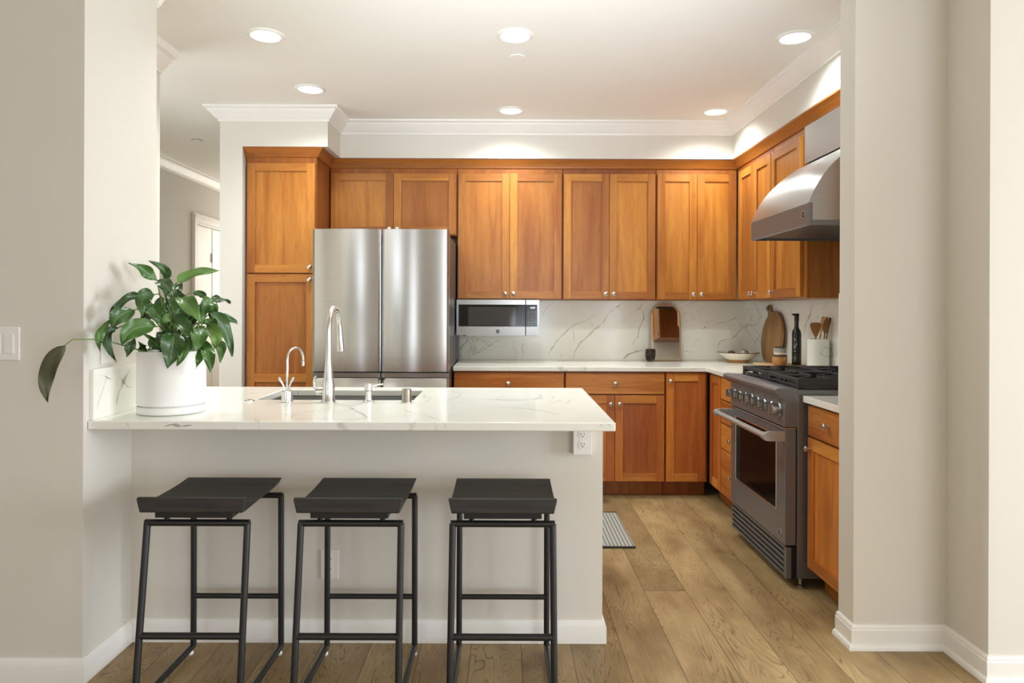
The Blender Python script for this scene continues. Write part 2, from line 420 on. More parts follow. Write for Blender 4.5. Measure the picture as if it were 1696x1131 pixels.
def text_mb(mb, s, size, fr, m=0, ext=0.0006, align='CENTER'):
    """text outline turned into mesh; fr maps (u, v, w) -> point"""
    cu = bpy.data.curves.new('lettering', 'FONT'); cu.body = s; cu.size = size; cu.extrude = ext; cu.align_x = align; cu.align_y = 'CENTER'
    to = bpy.data.objects.new('lettering', cu); COL.objects.link(to)
    dg = bpy.context.evaluated_depsgraph_get(); dg.update()
    me = bpy.data.meshes.new_from_object(to.evaluated_get(dg))
    mb.add([fr(v.co.x, v.co.y, v.co.z) for v in me.vertices], [tuple(p.vertices) for p in me.polygons], m)
    bpy.data.objects.remove(to); bpy.data.meshes.remove(me); bpy.data.curves.remove(cu)
    return mb

# ------------------------------------------------------------------ measures (metres; camera at x=0, y=0, looking +y)
CEIL = 2.70
JX, JY0, JY1 = -1.483, 2.41, 2.905         # left pillar: inner face, near edge, far edge
KY = 2.72                                  # knee wall face
RX, RY = 1.352, 2.68                       # right wing wall: inner face, front face
BWY = 5.47; RWX = 2.03                     # kitchen back wall, right wall
SOFY = 5.11; SOFX = 1.67                   # soffit faces
UY = 5.15; UX = 1.70                       # upper door faces
PY = 4.76                                  # pantry wall face
CY, CX = 4.79, 1.389                       # counter front edges
CT = 0.914                                 # counter height

# ------------------------------------------------------------------ setting
struct('floor', MB().box(-4.4, 6.5, -4.7, 9.2, -0.06, 0), OAK)
struct('ceiling', MB().box(-4.4, 6.5, -4.7, 9.2, CEIL, CEIL+0.08), CEILP)
# left wing: living-room face, pillar and the stub running back to the hall
struct('wall_left', MB().prism([(-4.3, JY0), (JX, JY0), (JX, JY1), (-1.88, JY1), (-1.88, 3.72), (-2.0, 3.72), (-2.0, 2.53), (-4.3, 2.53)], 'z', 0.0, CEIL), WALLP)
# right wing: jamb, front face, return and nearer face
struct('wall_right', MB().prism([(RX, RY), (1.71, RY), (1.71, 2.44), (6.4, 2.44), (6.4, 2.80), (RX, 2.80)], 'z', 0.0, CEIL), WALLP)
struct('wall_kitchen_right', MB().box(RWX, RWX+0.1, 2.80, BWY+0.1, 0.0, CEIL), WALLP)
struct('wall_back', MB().box(-1.99, RWX, BWY, BWY+0.1, 0.0, CEIL), WALLP)
# pantry side wall and the soffits
struct('wall_pantry', MB().box(-1.99, -1.834, PY, BWY, 0.0, CEIL), WALLP)
struct('wall_pantry_soffit', MB().box(-1.834, -1.245, PY, BWY, 2.433, CEIL), WALLP)
struct('wall_back_soffit', MB().box(-1.245, SOFX, SOFY, BWY, 2.433, CEIL), WALLP)
struct('wall_right_soffit', MB().box(SOFX, RWX, 2.80, BWY, 2.433, CEIL), WALLP)
# knee wall under the peninsula
struct('wall_knee', MB().box(JX, 0.380, KY, KY+0.11, 0.0, CT-0.0325), WALLP)
# hall beyond
hallm = MB().box(-3.25, -3.15, 2.53, 3.10, 0, CEIL).box(-3.25, -3.15, 3.10, 4.40, 0, 0.4).box(-3.25, -3.15, 3.10, 4.40, 2.4, CEIL).box(-3.25, -3.15, 4.40, 6.94, 0, CEIL).box(-3.25, -3.15, 7.86, 9.1, 0, CEIL).box(-3.25, -3.15, 6.94, 7.86, 2.19, CEIL).box(-3.8, -3.7, 6.8, 8.0, 0, CEIL)
struct('wall_hall', hallm, HALLP)
struct('wall_hall_end', MB().box(-3.25, -1.99, 9.05, 9.15, 0, CEIL), WALLP)
struct('wall_hall_right', MB().box(-2.09, -1.99, BWY, 9.05, 0, CEIL), WALLP)
# living room shell behind the camera, with window openings
def wall_with_windows(name, axis, pos, thick, a0, a1, wins, z0=0.35, z1=2.35):
    mb = MB(); cur = a0
    def bx(u0, u1, w0, w1):
        if axis == 'x': mb.box(pos, pos+thick, u0, u1, w0, w1)
        else: mb.box(u0, u1, pos, pos+thick, w0, w1)
    for (u0, u1) in wins:
        bx(cur, u0, 0, CEIL); bx(u0, u1, 0, z0); bx(u0, u1, z1, CEIL); cur = u1
    bx(cur, a1, 0, CEIL)
    return struct(name, mb, TAUPE)
wall_with_windows('wall_side', 'x', 6.4, 0.12, -4.6, 2.44, [(-0.25, 2.15)])
wall_with_windows('wall_rear', 'y', -4.6, 0.12, -4.3, 6.4, [(-3.7, -3.0), (-2.15, -1.75), (0.6, 1.0), (2.2, 5.2)], 0.3, 2.4)
struct('wall_living_left', MB().box(-4.42, -4.3, -4.6, 2.40, 0, CEIL), TAUPE)
def win_frame(name, axis, pos, u0, u1, z0, z1):
    mb = MB(); t = 0.05
    def bx(a0, a1, b0, b1):
        if axis == 'x': mb.box(pos, pos+0.06, a0, a1, b0, b1)
        else: mb.box(a0, a1, pos, pos+0.06, b0, b1)
    bx(u0, u0+t, z0, z1); bx(u1-t, u1, z0, z1); bx(u0+t, u1-t, z0, z0+t); bx(u0+t, u1-t, z1-t, z1)
    um = (u0+u1)/2
    if u1-u0 > 0.6: bx(um-0.02, um+0.02, z0+t, z1-t)
    struct(name, mb, TRIMP)
win_frame('window_1', 'x', 6.43, -0.25, 2.15, 0.35, 2.35)
win_frame('window_2', 'y', -4.57, -3.7, -3.0, 0.3, 2.4); win_frame('window_3', 'y', -4.57, 0.6, 1.0, 0.3, 2.4); win_frame('window_5', 'y', -4.57, -2.15, -1.75, 0.3, 2.4); win_frame('window_4', 'y', -4.57, 2.2, 5.2, 0.3, 2.4)  # window_4 is made up to hold the added frontal fill

win_frame('window_6', 'x', -3.24, 3.10, 4.40, 0.4, 2.4)  # made-up unseen window around the added hall side fill
# crown mouldings
def crown_prof(h=0.095, d=0.085, z1=CEIL):
    z0 = z1-h
    return [(0, z0), (0.010, z0), (0.012, z0+0.012), (0.020, z0+0.016), (0.030, z0+0.024), (0.048, z0+0.048), (0.064, z0+0.062), (0.068, z0+0.074), (d-0.004, z0+0.080), (d, z0+0.086), (d, z1), (0, z1)]
struct('trim_1', MB().sweep([(-1.99, BWY), (-1.99, PY), (-1.245, PY), (-1.245, SOFY), (SOFX, SOFY), (SOFX, 2.80)], crown_prof(), side=1), TRIMP, smooth=35)
struct('trim_2', MB().sweep([(-3.15, 2.6), (-3.15, 9.0)], crown_prof(0.12, 0.10), side=1), TRIMP, smooth=35)
struct('trim_3', MB().sweep([(-1.88, JY1+0.10), (-1.88, 3.72)], crown_prof(0.12, 0.10), side=1), TRIMP, smooth=35)
struct('trim_4', MB().sweep([(-1.88, JY1), (JX+0.004, JY1)], crown_prof(0.12, 0.10), side=-1), TRIMP, smooth=35)
# baseboards with shoe moulding
BB = [(0, 0), (0.026, 0), (0.026, 0.010), (0.022, 0.018), (0.014, 0.022), (0.014, 0.074), (0.011, 0.078), (0.011, 0.085), (0.006, 0.092), (0, 0.094)]
BB2 = [(0, 0), (0.015, 0), (0.015, 0.066), (0.012, 0.074), (0.010, 0.082), (0.004, 0.088), (0, 0.088)]
struct('baseboard_left', MB().sweep([(-4.28, JY0), (JX, JY0), (JX, KY-0.016)], BB2, side=1), TRIMP, smooth=35)
struct('baseboard_knee', MB().sweep([(JX+0.001, KY), (0.380, KY), (0.380, KY+0.11)], BB2, side=1), TRIMP, smooth=35)
struct('baseboard_right', MB().sweep([(RX, 2.80), (RX, RY), (1.71, RY), (1.71, 2.44), (6.38, 2.44)], BB, side=1), TRIMP, smooth=35)
struct('baseboard_pantry', MB().sweep([(-1.99, BWY), (-1.99, PY), (-1.834, PY)], BB2, side=1), TRIMP, smooth=35)
# hall closet door
dr = MB().box(-3.200, -3.165, 6.965, 7.365, 0.01, 2.16)
dr.box(-3.163, -3.160, 7.02, 7.31, 0.15, 1.0).box(-3.163, -3.160, 7.02, 7.31, 1.12, 1.62).box(-3.163, -3.160, 7.02, 7.31, 1.74, 2.05)
d1 = struct('door_1', dr, TRIMP, bevel=0.003)
d1b = MB().box(-3.200, -3.165, 7.385, 7.83, 0.01, 2.16)
struct('door_2', d1b, TRIMP, bevel=0.003)
hg = MB()
for z in (0.35, 1.80): hg.box(-3.163, -3.150, 7.362, 7.388, z, z+0.10)
obj('hinge', hg, SATIN, d1)
cs = MB(); cp = [(0, 0), (0.018, 0.0), (0.022, 0.02), (0.016, 0.07), (0.012, 0.085), (0, 0.085)]
for (y0, y1, z0, z1) in ((6.865, 6.95, 0, 2.185), (7.85, 7.935, 0, 2.185), (6.865, 7.935, 2.185, 2.27)):
    cs.box(-3.149, -3.128, y0, y1, z0, z1); 
for (y0, y1, z0, z1) in ((6.875, 6.90, 0, 2.245), (7.90, 7.925, 0, 2.245), (6.875, 7.925, 2.235, 2.26)):
    cs.box(-3.128, -3.120, y0, y1, z0, z1)
cs.box(-3.25, -3.150, 6.9405, 6.962, 0, 2.185).box(-3.25, -3.150, 7.835, 7.8595, 0, 2.185).box(-3.25, -3.150, 6.962, 7.835, 2.165, 2.1895)
struct('trim_5', cs, TRIMP, bevel=0.002)

# ------------------------------------------------------------------ ceiling lights
LIGHTS = [(-1.23, 3.49, 'recessed ceiling light, front row, above the plant side of the sink'),
          (0.035, 3.48, 'recessed ceiling light, front row, just in front of the small ceiling disc'),
          (1.455, 3.49, 'recessed ceiling light, front row, beside the crown above the hood'),
          (-1.246, 4.34, 'recessed ceiling light in front of the pantry soffit corner'),
          (0.02, 4.79, 'recessed ceiling light, back row, centred before the long soffit'),
          (1.448, 4.80, 'recessed ceiling light in the far right crown corner')]
for (x, y, lb) in LIGHTS:
    t = thing('ceiling_light', 'round lit ' + lb, 'ceiling light', (x, y, CEIL-0.012), 'recessed lights in the kitchen ceiling')
    obj('trim_ring', MB().lathe([(0.074, CEIL-0.002), (0.074, CEIL-0.009), (0.080, CEIL-0.011), (0.094, CEIL-0.004), (0.095, CEIL-0.0005)], (x, y, 0), 40), TRIMP, t, smooth=40)
    obj('lens', MB().lathe([(0.073, CEIL-0.0005), (0.073, CEIL-0.003), (0.06, CEIL-0.0045), (0.0001, CEIL-0.005)], (x, y, 0), 40), LENS, t, smooth=40)
    l = bpy.data.lights.new('bulb', 'SPOT'); l.energy = SPOT_W; l.spot_size = math.radians(150); l.spot_blend = 1.0
    l.shadow_soft_size = 0.07; l.color = (0.92, 0.98, 0.97)
    lo = bpy.data.objects.new('bulb', l); COL.objects.link(lo); lo.parent = t; lo.location = (0, 0, -0.02)
for (x, y, lb) in [(0.05, 3.77, 'small flat white sprinkler cover beside the middle front ceiling light'),
                   (-2.57, 5.70, 'small flat white sprinkler cover in the hall ceiling')]:
    o = obj('sprinkler_cover', MB().lathe([(0.0001, CEIL-0.010), (0.044, CEIL-0.010), (0.046, CEIL-0.008), (0.046, CEIL-0.004), (0.030, CEIL-0.003), (0.030, CEIL)], (x, y, 0), 32), CEILP, smooth=40)
    tag(o, lb, 'sprinkler cover', 'sprinkler covers')

# ------------------------------------------------------------------ cabinets
def knob(parent, x, z, y=-0.021, name='knob'):
    mb = MB().lathe([(0.0065, y), (0.0055, y-0.006), (0.006, y-0.013), (0.013, y-0.018), (0.0155, y-0.022), (0.0150, y-0.026), (0.010, y-0.030), (0.0001, y-0.031)], (x, 0, z), 20, axis='y')
    return obj(name, mb, SATIN, parent, smooth=35)
def shaker(x0, x1, z0, z1, sw=0.056, rw=0.056, y=-0.021, mid=None):
    mb = MB(); g = 0.0012
    mb.box(x0, x0+sw, y, y+0.020, z0, z1, 0).box(x1-sw, x1, y, y+0.020, z0, z1, 0)
    mb.box(x0+sw, x1-sw, y+0.0006, y+0.020, z0, z0+rw, 1).box(x0+sw, x1-sw, y+0.0006, y+0.020, z1-rw, z1, 1)
    if mid: mb.box(x0+sw, x1-sw, y+0.0006, y+0.020, mid[0], mid[1], 1)
    mb.box(x0+sw-0.002, x1-sw+0.002, y+0.010, y+0.017, z0+rw-0.002, z1-rw+0.002, 0)
    return mb
def cabinet(name, label, loc, rz, w, d, h, fronts, base=False, group=None, extra=None, gap=0.0015):
    """local frame: x along the front, y into the wall, z up from loc"""
    t = thing(name, label, 'cabinet', loc, group, rz, local=True)
    m = MB()
    if base:
        m.box(0.001, w-0.001, 0, d, 0.105, h).box(0.001, w-0.001, 0.065, d, 0.0, 0.104, 0)
    else:
        m.box(0.001, w-0.001, 0, d, 0, h)
    obj('carcass', m, WB, t, bevel=0.001)
    vm, hm = (WVB, WHB) if base else (WV, WH)
    for f in fronts:
        k, x0, x1, z0, z1 = f[:5]
        x0 += gap; x1 -= gap; z0 += gap; z1 -= gap
        if k == 'door':
            o = obj('door', shaker(x0, x1, z0, z1, mid=f[6] if len(f) > 6 else None), [vm, hm], t, bevel=0.0015)
        else:
            o = obj('drawer', MB().box(x0, x1, -0.021, -0.001, z0, z1), [hm], t, bevel=0.004)
        if len(f) > 5 and f[5]: knob(o, f[5][0], f[5][1])
    return t
R90 = -PI/2
UB, UH = 1.385, 1.045     # upper cabinets: bottom height, box height to under the cornice rail
UYB = UY+0.021
DZ1 = 0.945               # door top (relative) -> 2.33
def upper_pair(label, x0, x1, mid, zb=UB, dep=None):
    w = x1-x0; m = mid-x0; dz = UB-zb; top = 2.33-zb
    return cabinet('wall_cabinet', label, (x0, UYB, zb), 0, w, dep or (BWY-UYB-0.002), 2.37-zb,
                   [('door', 0.006, m, 0.006, top, (m-0.030, 0.045)), ('door', m, w-0.006, 0.006, top, (m+0.030, 0.045))],
                   group='cherry wall cabinets')
upper_pair('short two-door cherry wall cabinet directly above the refrigerator', -1.330, -0.378, -0.853, 1.865)
upper_pair('two-door cherry wall cabinet directly above the microwave', -0.376, 0.412, 0.017)
upper_pair('two-door cherry wall cabinet between the microwave cabinet and the one above the mirror', 0.414, 1.114, 0.763)
upper_pair('two-door cherry wall cabinet above the arched mirror', 1.116, UX+0.020, 1.419)
# right wall uppers: doors face -x
UXB = UX+0.021
def upper_r(label, y_far, y_near, splits, knobs):
    w = y_far-y_near
    fr = []
    for (a, b), kx in zip(splits, knobs): fr.append(('door', a, b, 0.006, 0.945, (kx, 0.045)))
    return cabinet('wall_cabinet', label, (UXB, y_far, UB), R90, w, RWX-UXB-0.002, 0.985, fr, group='cherry wall cabinets')
upper_r('narrow two-door cherry wall cabinet in the corner of the right wall', 5.145, 4.452, [(0.075, 0.385), (0.385, 0.690)], [0.355, 0.415])
upper_r('single-door cherry wall cabinet touching the range hood', 4.450, 3.952, [(0.004, 0.452)], [0.040])
upper_r('single-door cherry wall cabinet tucked between the range hood and the white wing wall', 3.190, 2.806, [(0.004, 0.380)], [0.040])
# pantry
cabinet('pantry_cabinet', 'tall cherry pantry cabinet between the white wall and refrigerator', (-1.826, 4.81, 0.0), 0, 0.492, BWY-4.81-0.002, 2.37,
        [('door', 0.012, 0.486, 1.560, 2.327, (0.486-0.030, 1.60)), ('door', 0.012, 0.486, 0.11, 1.553, (0.486-0.030, 1.513), (0.80, 0.857))])
# cornice
cz = [(-0.004, 2.366), (0.004, 2.366), (0.012, 2.372), (0.014, 2.380), (0.052, 2.424), (0.052, 2.4315), (-0.004, 2.4315)]
cor = MB().sweep([(-1.830, 4.812), (-1.334, 4.812), (-1.334, UYB+0.001), (UXB+0.001, UYB+0.001), (UXB+0.001, 2.803)],
                 cz, side=1, mats=[0, 1, 0, 1])
# sweep "out" is to the right of travel: towards the room
tag(obj('cabinet_cornice', cor, [WC, WCY], smooth=30), 'long stained cherry cornice capping the wall cabinets under the soffit', 'cornice')

# base cabinets on the back wall
BZ = CT-0.0325
BYB = 4.832
def base(label, x0, x1, fronts, loc=None, rz=0, w=None, d=None):
    return cabinet('base_cabinet', label, loc or (x0, BYB, 0.0), rz, w or (x1-x0), d or (BWY-BYB-0.002), BZ-0.001, fronts, base=True, group='cherry base cabinets')
w1 = 0.780
base('cherry base cabinet under the microwave, next to the refrigerator', -0.376, 0.404,
     [('drawer', 0.004, 0.776, 0.722, 0.872, (0.385, 0.797)), ('door', 0.004, 0.39, 0.112, 0.716, (0.36, 0.66)), ('door', 0.39, 0.776, 0.112, 0.716, (0.42, 0.66))])
base('cherry base cabinet with wide drawer over two doors beside the peninsula end', 0.406, 1.108,
     [('drawer', 0.004, 0.698, 0.722, 0.872, (0.352, 0.797)), ('door', 0.004, 0.350, 0.112, 0.716, (0.320, 0.655)), ('door', 0.350, 0.698, 0.112, 0.716, (0.380, 0.655))])
base('narrow cherry base cabinet with one full-height door in the corner', 1.110, 1.408,
     [('door', 0.004, 0.284, 0.112, 0.872, (0.032, 0.815))])
# right run
BXB = CX+0.041
base('narrow cherry base cabinet with plain corner panel before the drawers', 0, 0, [('door', 0.050, 0.292, 0.112, 0.872, None)], (BXB, BYB-0.002, 0), R90, 0.294, RWX-BXB-0.002)
base('cherry drawer base cabinet squeezed beside the far side of the range', 0, 0,
     [('drawer', 0.004, 0.466, 0.112, 0.405, (0.23, 0.26)), ('drawer', 0.004, 0.466, 0.409, 0.570, (0.23, 0.49)), ('drawer', 0.004, 0.466, 0.574, 0.724, (0.23, 0.65)), ('drawer', 0.004, 0.466, 0.728, 0.872, (0.23, 0.80))],
     (BXB, 4.534, 0), R90, 0.476, RWX-BXB-0.002)
base('cherry base cabinet with drawer over door on the near side of range', 0, 0,
     [('drawer', 0.004, 0.418, 0.728, 0.872, (0.215, 0.805)), ('door', 0.004, 0.418, 0.112, 0.722, (0.034, 0.672))],
     (BXB, 3.228, 0), R90, 0.424, RWX-BXB-0.002)

# ------------------------------------------------------------------ worktops and backsplash
def slab_mb(outline_boxes):
    mb = MB()
    for b in outline_boxes: mb.box(*b)
    return mb
wt = MB().prism([(-0.376, CY), (CX-0.0, CY), (CX, 4.052), (RWX-0.002, 4.052), (RWX-0.002, BWY-0.016), (-0.376, BWY-0.016)], 'z', CT-0.031, CT)
tag(obj('worktop', wt, [MARBLE], bevel=0.003), 'white veined quartz worktop along the back wall turning the corner', 'worktop')
wt2 = MB().box(CX, RWX-0.002, 2.8005+0.001, 3.231, CT-0.031, CT)
tag(obj('worktop', wt2, [MARBLE], bevel=0.003), 'short white quartz worktop between the range and the white wing wall', 'worktop')

def unroll(px, py):   # measured photo position, roll removed, relative to the vanishing point
    dx, dy = px-840, py-512; return dx+0.0037*dy, dy-0.0037*dx
def BW(px, py, Y=BWY-0.015):
    a, b = unroll(px, py); return (a/1140*Y, 1.314-b/1140*Y)
def RW(px, py, X=RWX-0.012):
    a, b = unroll(px, py); Y = 1140*X/a; return (Y, 1.314-b/1140*Y)
bs = MB().box(-0.376, RWX-0.0125, BWY-0.0145, BWY-0.001, CT+0.0006, UB-0.001)
c7 = lambda L: [BW(x/4.24+740, y/4.24+480) for x, y in L]
c8 = lambda L: [BW(x/8.076+1060, y/8.076+490) for x, y in L]
frb = lambda u, v, w: (min(max(u, -0.37), RWX-0.014), BWY-0.0145-w, min(max(v, CT+0.001), UB-0.002))
for L, w in [([(750, 80), (700, 130), (665, 190)], .007), ([(710, 470), (740, 410), (760, 375), (820, 310), (880, 255), (940, 230), (1000, 205), (1055, 165)], .010),
             ([(880, 255), (895, 330), (893, 390)], .006), ([(885, 490), (900, 430), (935, 375), (980, 335), (1045, 275), (1090, 240), (1115, 200), (1150, 150), (1190, 120), (1240, 90)], .012),
             ([(1000, 205), (1045, 275)], .008), ([(1190, 120), (1235, 150)], .006), ([(1385, 80), (1355, 130), (1310, 165)], .010), ([(1370, 140), (1385, 200), (1350, 270), (1340, 330), (1300, 390)], .010),
             ([(1235, 490), (1270, 455), (1330, 435), (1390, 420)], .030), ([(780, 420), (810, 480)], .006), ([(110, 490), (85, 430), (130, 370), (160, 350)], .026),
             ([(160, 370), (185, 455), (240, 430), (330, 370), (380, 345)], .010), ([(470, 350), (465, 400), (490, 440), (480, 490)], .010), ([(540, 350), (530, 410), (540, 450), (520, 490)], .012)]:
    bs.ribbon(c7(L), w, frb)
for L, w in [([(1040, 740), (1050, 660), (1080, 610), (1140, 585), (1220, 575)], .010), ([(1220, 575), (1290, 530), (1330, 470), (1380, 415)], .030), ([(1380, 415), (1440, 395), (1590, 390)], .014),
             ([(1470, 380), (1490, 300), (1500, 260), (1440, 240)], .010), ([(840, 460), (870, 420), (910, 400)], .014), ([(980, 375), (1060, 365), (1130, 350), (1210, 320), (1300, 290), (1330, 250)], .009),
             ([(880, 300), (885, 350), (910, 400)], .006), ([(1530, 75), (1490, 130)], .020), ([(1490, 130), (1440, 200), (1400, 180)], .008), ([(530, 200), (600, 130), (690, 95), (790, 70)], .008),
             ([(700, 680), (760, 600), (790, 560)], .006), ([(0, 160), (40, 90)], .010), ([(20, 200), (50, 250), (40, 330)], .010), ([(580, 745), (640, 740), (690, 760)], .007), ([(860, 860), (870, 830)], .008)]:
    bs.ribbon(c8(L), w, frb)
o = obj('backsplash', bs, [MARBLE, VEIN]); tag(o, 'white quartz backsplash with grey veins along the kitchen back wall', 'backsplash')
o = obj('backsplash', MB().box(RX+0.002, RWX-0.0125, 2.8005, 2.812, CT+0.0006, UB-0.002), [MARBLE]); tag(o, 'short quartz backsplash on the kitchen side of the wing wall', 'backsplash')
bs2 = MB().box(RWX-0.0120, RWX-0.001, 2.8125, BWY-0.015, CT+0.0006, UB-0.001).box(RWX-0.0120, RWX-0.001, 3.19, 3.948, UB-0.001, 1.72)
cr = lambda L: [RW(x/9.838+1290, y/9.838+500) for x, y in L]
frr = lambda u, v, w: (RWX-0.0120-w, u, min(v, UB-0.003))
for L, w in [([(190, 0), (215, 70), (200, 160), (180, 220)], .012), ([(560, 0), (530, 120), (510, 210), (450, 330), (420, 450), (400, 580)], .018), ([(800, 0), (740, 80), (700, 140)], .012),
             ([(660, 200), (600, 290)], .010), ([(130, 310), (100, 400)], .010), ([(820, 700), (900, 900)], .010)]:
    bs2.ribbon(cr(L), w, frr)
o = obj('backsplash', bs2, [MARBLE, VEIN]); tag(o, 'white veined quartz backsplash behind the bottle and crock', 'backsplash')

# peninsula countertop with the sink cut-out
PX0, PX1, PY0, PY1 = JX+0.0015, 0.385, 2.432, 3.510
SX0, SX1, SY0, SY1 = -1.105, -0.412, 3.015, 3.390
zt, zb = CT, CT-0.031
def top_with_hole():
    mb = MB()
    xs, ys = [-1.875, PX0, SX0, SX1, PX1], [PY0, 2.9085, SY0, SY1, PY1]
    # outline: full depth east of the pillar, running on behind it to the stub wall
    keep = lambda i, j: not (i == 2 - 0 and False)
    vid = {}
    def V(x, y, z):
        k = (round(x, 5), round(y, 5), z)
        if k not in vid: vid[k] = len(mb.v); mb.v.append(Vector((x, y, z)))
        return vid[k]
    cells = []
    for i in range(4):
        for j in range(4):
            if i == 0 and j == 0: continue
            if i == 2-0 and j == 2: pass
            if xs[i] == SX0 and ys[j] == SY0: continue
            cells.append((i, j))
    S = set(cells)
    for (i, j) in cells:
        x0, x1, y0, y1 = xs[i], xs[i+1], ys[j], ys[j+1]
        mb.f.append((V(x0, y0, zt), V(x1, y0, zt), V(x1, y1, zt), V(x0, y1, zt))); mb.m.append(0)
        mb.f.append((V(x0, y0, zb), V(x0, y1, zb), V(x1, y1, zb), V(x1, y0, zb))); mb.m.append(0)
        for (di, dj, a, b) in ((-1, 0, (x0, y0), (x0, y1)), (1, 0, (x1, y0), (x1, y1)), (0, -1, (x0, y0), (x1, y0)), (0, 1, (x0, y1), (x1, y1))):
            if (i+di, j+dj) not in S:
                mb.f.append((V(*a, zb), V(*b, zb), V(*b, zt), V(*a, zt))); mb.m.append(0)
    return mb
pt = top_with_hole()
def CTP(px, py):
    a, b = unroll(px, py); Y = (1.314-CT)*1140/b; return (a/1140*Y, Y)
c6 = lambda L: [CTP(x/4.24+400, y/4.24+480) for x, y in L]
c7t = lambda L: [CTP(x/4.24+740, y/4.24+480) for x, y in L]
frt = lambda u, v, w: (u, v, zt+w)
for L, w in [(c6([(750, 820), (800, 845), (870, 885), (890, 900)]), .016), (c6([(1130, 840), (1200, 860), (1260, 880)]), .008), (c6([(1260, 880), (1330, 895), (1400, 912)]), .016), (c6([(90, 905), (130, 940)]), .008),
             (c7t([(30, 715), (120, 722), (240, 712)]), .010), (c7t([(300, 822), (420, 825), (560, 835), (660, 850), (820, 877)]), .012), (c7t([(330, 770), (420, 740)]), .006), (c7t([(730, 760), (760, 750)]), .012)]:
    pt.ribbon(L, w, frt, lift=0.00025)
def FE(px, py):
    a, b = unroll(px, py); return (a/1140*PY0, 1.314-b/1140*PY0)
frf = lambda u, v, w: (min(max(u, PX0+.003), PX1-.004), PY0-w, min(max(v, zb+0.002), zt-0.003))
for L, w in [([(208, 699), (212, 704), (215, 711)], .006), ([(271, 707), (285, 703), (300, 705), (318, 704)], .018), ([(341, 700), (346, 711)], .004), ([(426, 701), (431, 711)], .004),
             ([(613, 701), (612, 711)], .006), ([(739, 701), (737, 707), (744, 713)], .004), ([(990, 711), (996, 703), (1003, 711)], .003), ([(1003, 705), (1010, 703), (1011, 710)], .004)]:
    pt.ribbon([FE(*p) for p in L], w, frf, jit=0.0015)
o = obj('peninsula_worktop', pt, [MARBLE, VEIN], bevel=0.004, seg=3)
tag(o, 'large white veined quartz peninsula worktop over the bar stools', 'worktop')
js = MB().box(JX+0.0012, JX+0.014, 2.445, 2.903, CT+0.0006, CT+0.180)
def JS(px, py, X=JX+0.014):
    a, b = unroll(px, py); Y = 1140*X/a; return (Y, 1.314-b/1140*Y)
frj = lambda u, v, w: (JX+0.014+w, min(max(u, 2.447), 2.9), min(max(v, CT+.001), CT+.178))
for L, w in [([(600, 700), (575, 790), (545, 880), (530, 930)], .008), ([(560, 735), (620, 760), (600, 710)], .008), ([(720, 700), (680, 770), (655, 830), (640, 900)], .026), ([(655, 740), (700, 800), (740, 800)], .007)]:
    js.ribbon([JS(x/3.326, y/3.326+400) for x, y in L], w, frj, jit=.002)
tag(obj('side_splash', js, [MARBLE, VEIN], bevel=0.0), 'low veined quartz upstand on the left pillar behind the plant', 'backsplash')
# peninsula cabinet block behind the knee wall, kitchen side (open under the sink bowl)
pc = thing('peninsula_cabinet', 'cherry cabinet run under the peninsula on its kitchen side', 'cabinet', (-0.55, 3.2, 0))
obj('carcass', MB().box(-1.45, -1.17, KY+0.113, 3.46, 0.1, zb-0.001).box(-0.34, 0.378, KY+0.113, 3.46, 0.1, zb-0.001).box(-1.17, -0.34, KY+0.113, 3.46, 0.1, 0.62).box(-1.17, -0.34, 3.42, 3.46, 0.62, zb-0.001).box(-1.45, 0.378, KY+0.113, 3.39, 0, 0.099), WB, pc)
# sink
sk = MB()
th = 0.003; d0 = 0.21; z0s = zb-0.0015-d0
sk.box(SX0-0.02, SX0+0.004, SY0-0.02, SY1+0.02, z0s, zb-0.0015).box(SX1-0.004, SX1+0.02, SY0-0.02, SY1+0.02, z0s, zb-0.0015)
sk.box(SX0+0.004, SX1-0.004, SY0-0.02, SY0+0.004, z0s, zb-0.0015).box(SX0+0.004, SX1-0.004, SY1-0.004, SY1+0.02, z0s, zb-0.0015).box(SX0, SX1, SY0, SY1, z0s-0.004, z0s)
s_ = thing('sink', 'undermount stainless steel sink sunk in the peninsula worktop', 'sink', (-0.76, 3.2, z0s-0.004))
obj('basin', sk, STEEL2, s_)
obj('drain', MB().lathe([(0.0001, z0s+0.001), (0.02, z0s+0.001), (0.045, z0s+0.003), (0.055, z0s+0.001)], (-0.76, 3.25, 0), 28), CHROME, s_, smooth=40)

# ------------------------------------------------------------------ taps
def arc(cx, cy, cz, r, a0, a1, n=14):
    return [(cx, cy+r*math.cos(a0+(a1-a0)*i/n), cz+r*math.sin(a0+(a1-a0)*i/n)) for i in range(n+1)]
fx, fy = -0.763, 2.945
f_ = thing('faucet', 'tall brushed nickel gooseneck faucet with pull-down head by the sink', 'faucet', (fx, fy, CT))
R = 0.092
obj('body', MB().lathe([(0.030, CT+0.0006), (0.030, CT+0.006), (0.026, CT+0.012), (0.026, CT+0.055), (0.025, CT+0.08), (0.021, CT+0.10), (0.0175, CT+0.13), (0.0135, CT+0.18), (0.012, CT+0.21)], (fx, fy, 0), 28), SATIN, f_, smooth=40)
ap = [(fx, fy, CT+0.205), (fx, fy, CT+0.26)] + arc(fx, fy+R, CT+0.312, R, PI, 0.10)
obj('spout', MB().tube(ap, [0.0118]*len(ap), 16), SATIN, f_, smooth=60)
e = Vector(ap[-1]); 
obj('spray_head', MB().tube([e+Vector((0, -0.001, 0.006)), e+Vector((0.001, 0.002, -0.02)), e+Vector((0.002, 0.006, -0.055)), e+Vector((0.004, 0.010, -0.10)), e+Vector((0.004, 0.011, -0.115))], [0.0135, 0.0140, 0.0150, 0.0185, 0.0175], 18), SATIN, f_, smooth=50)
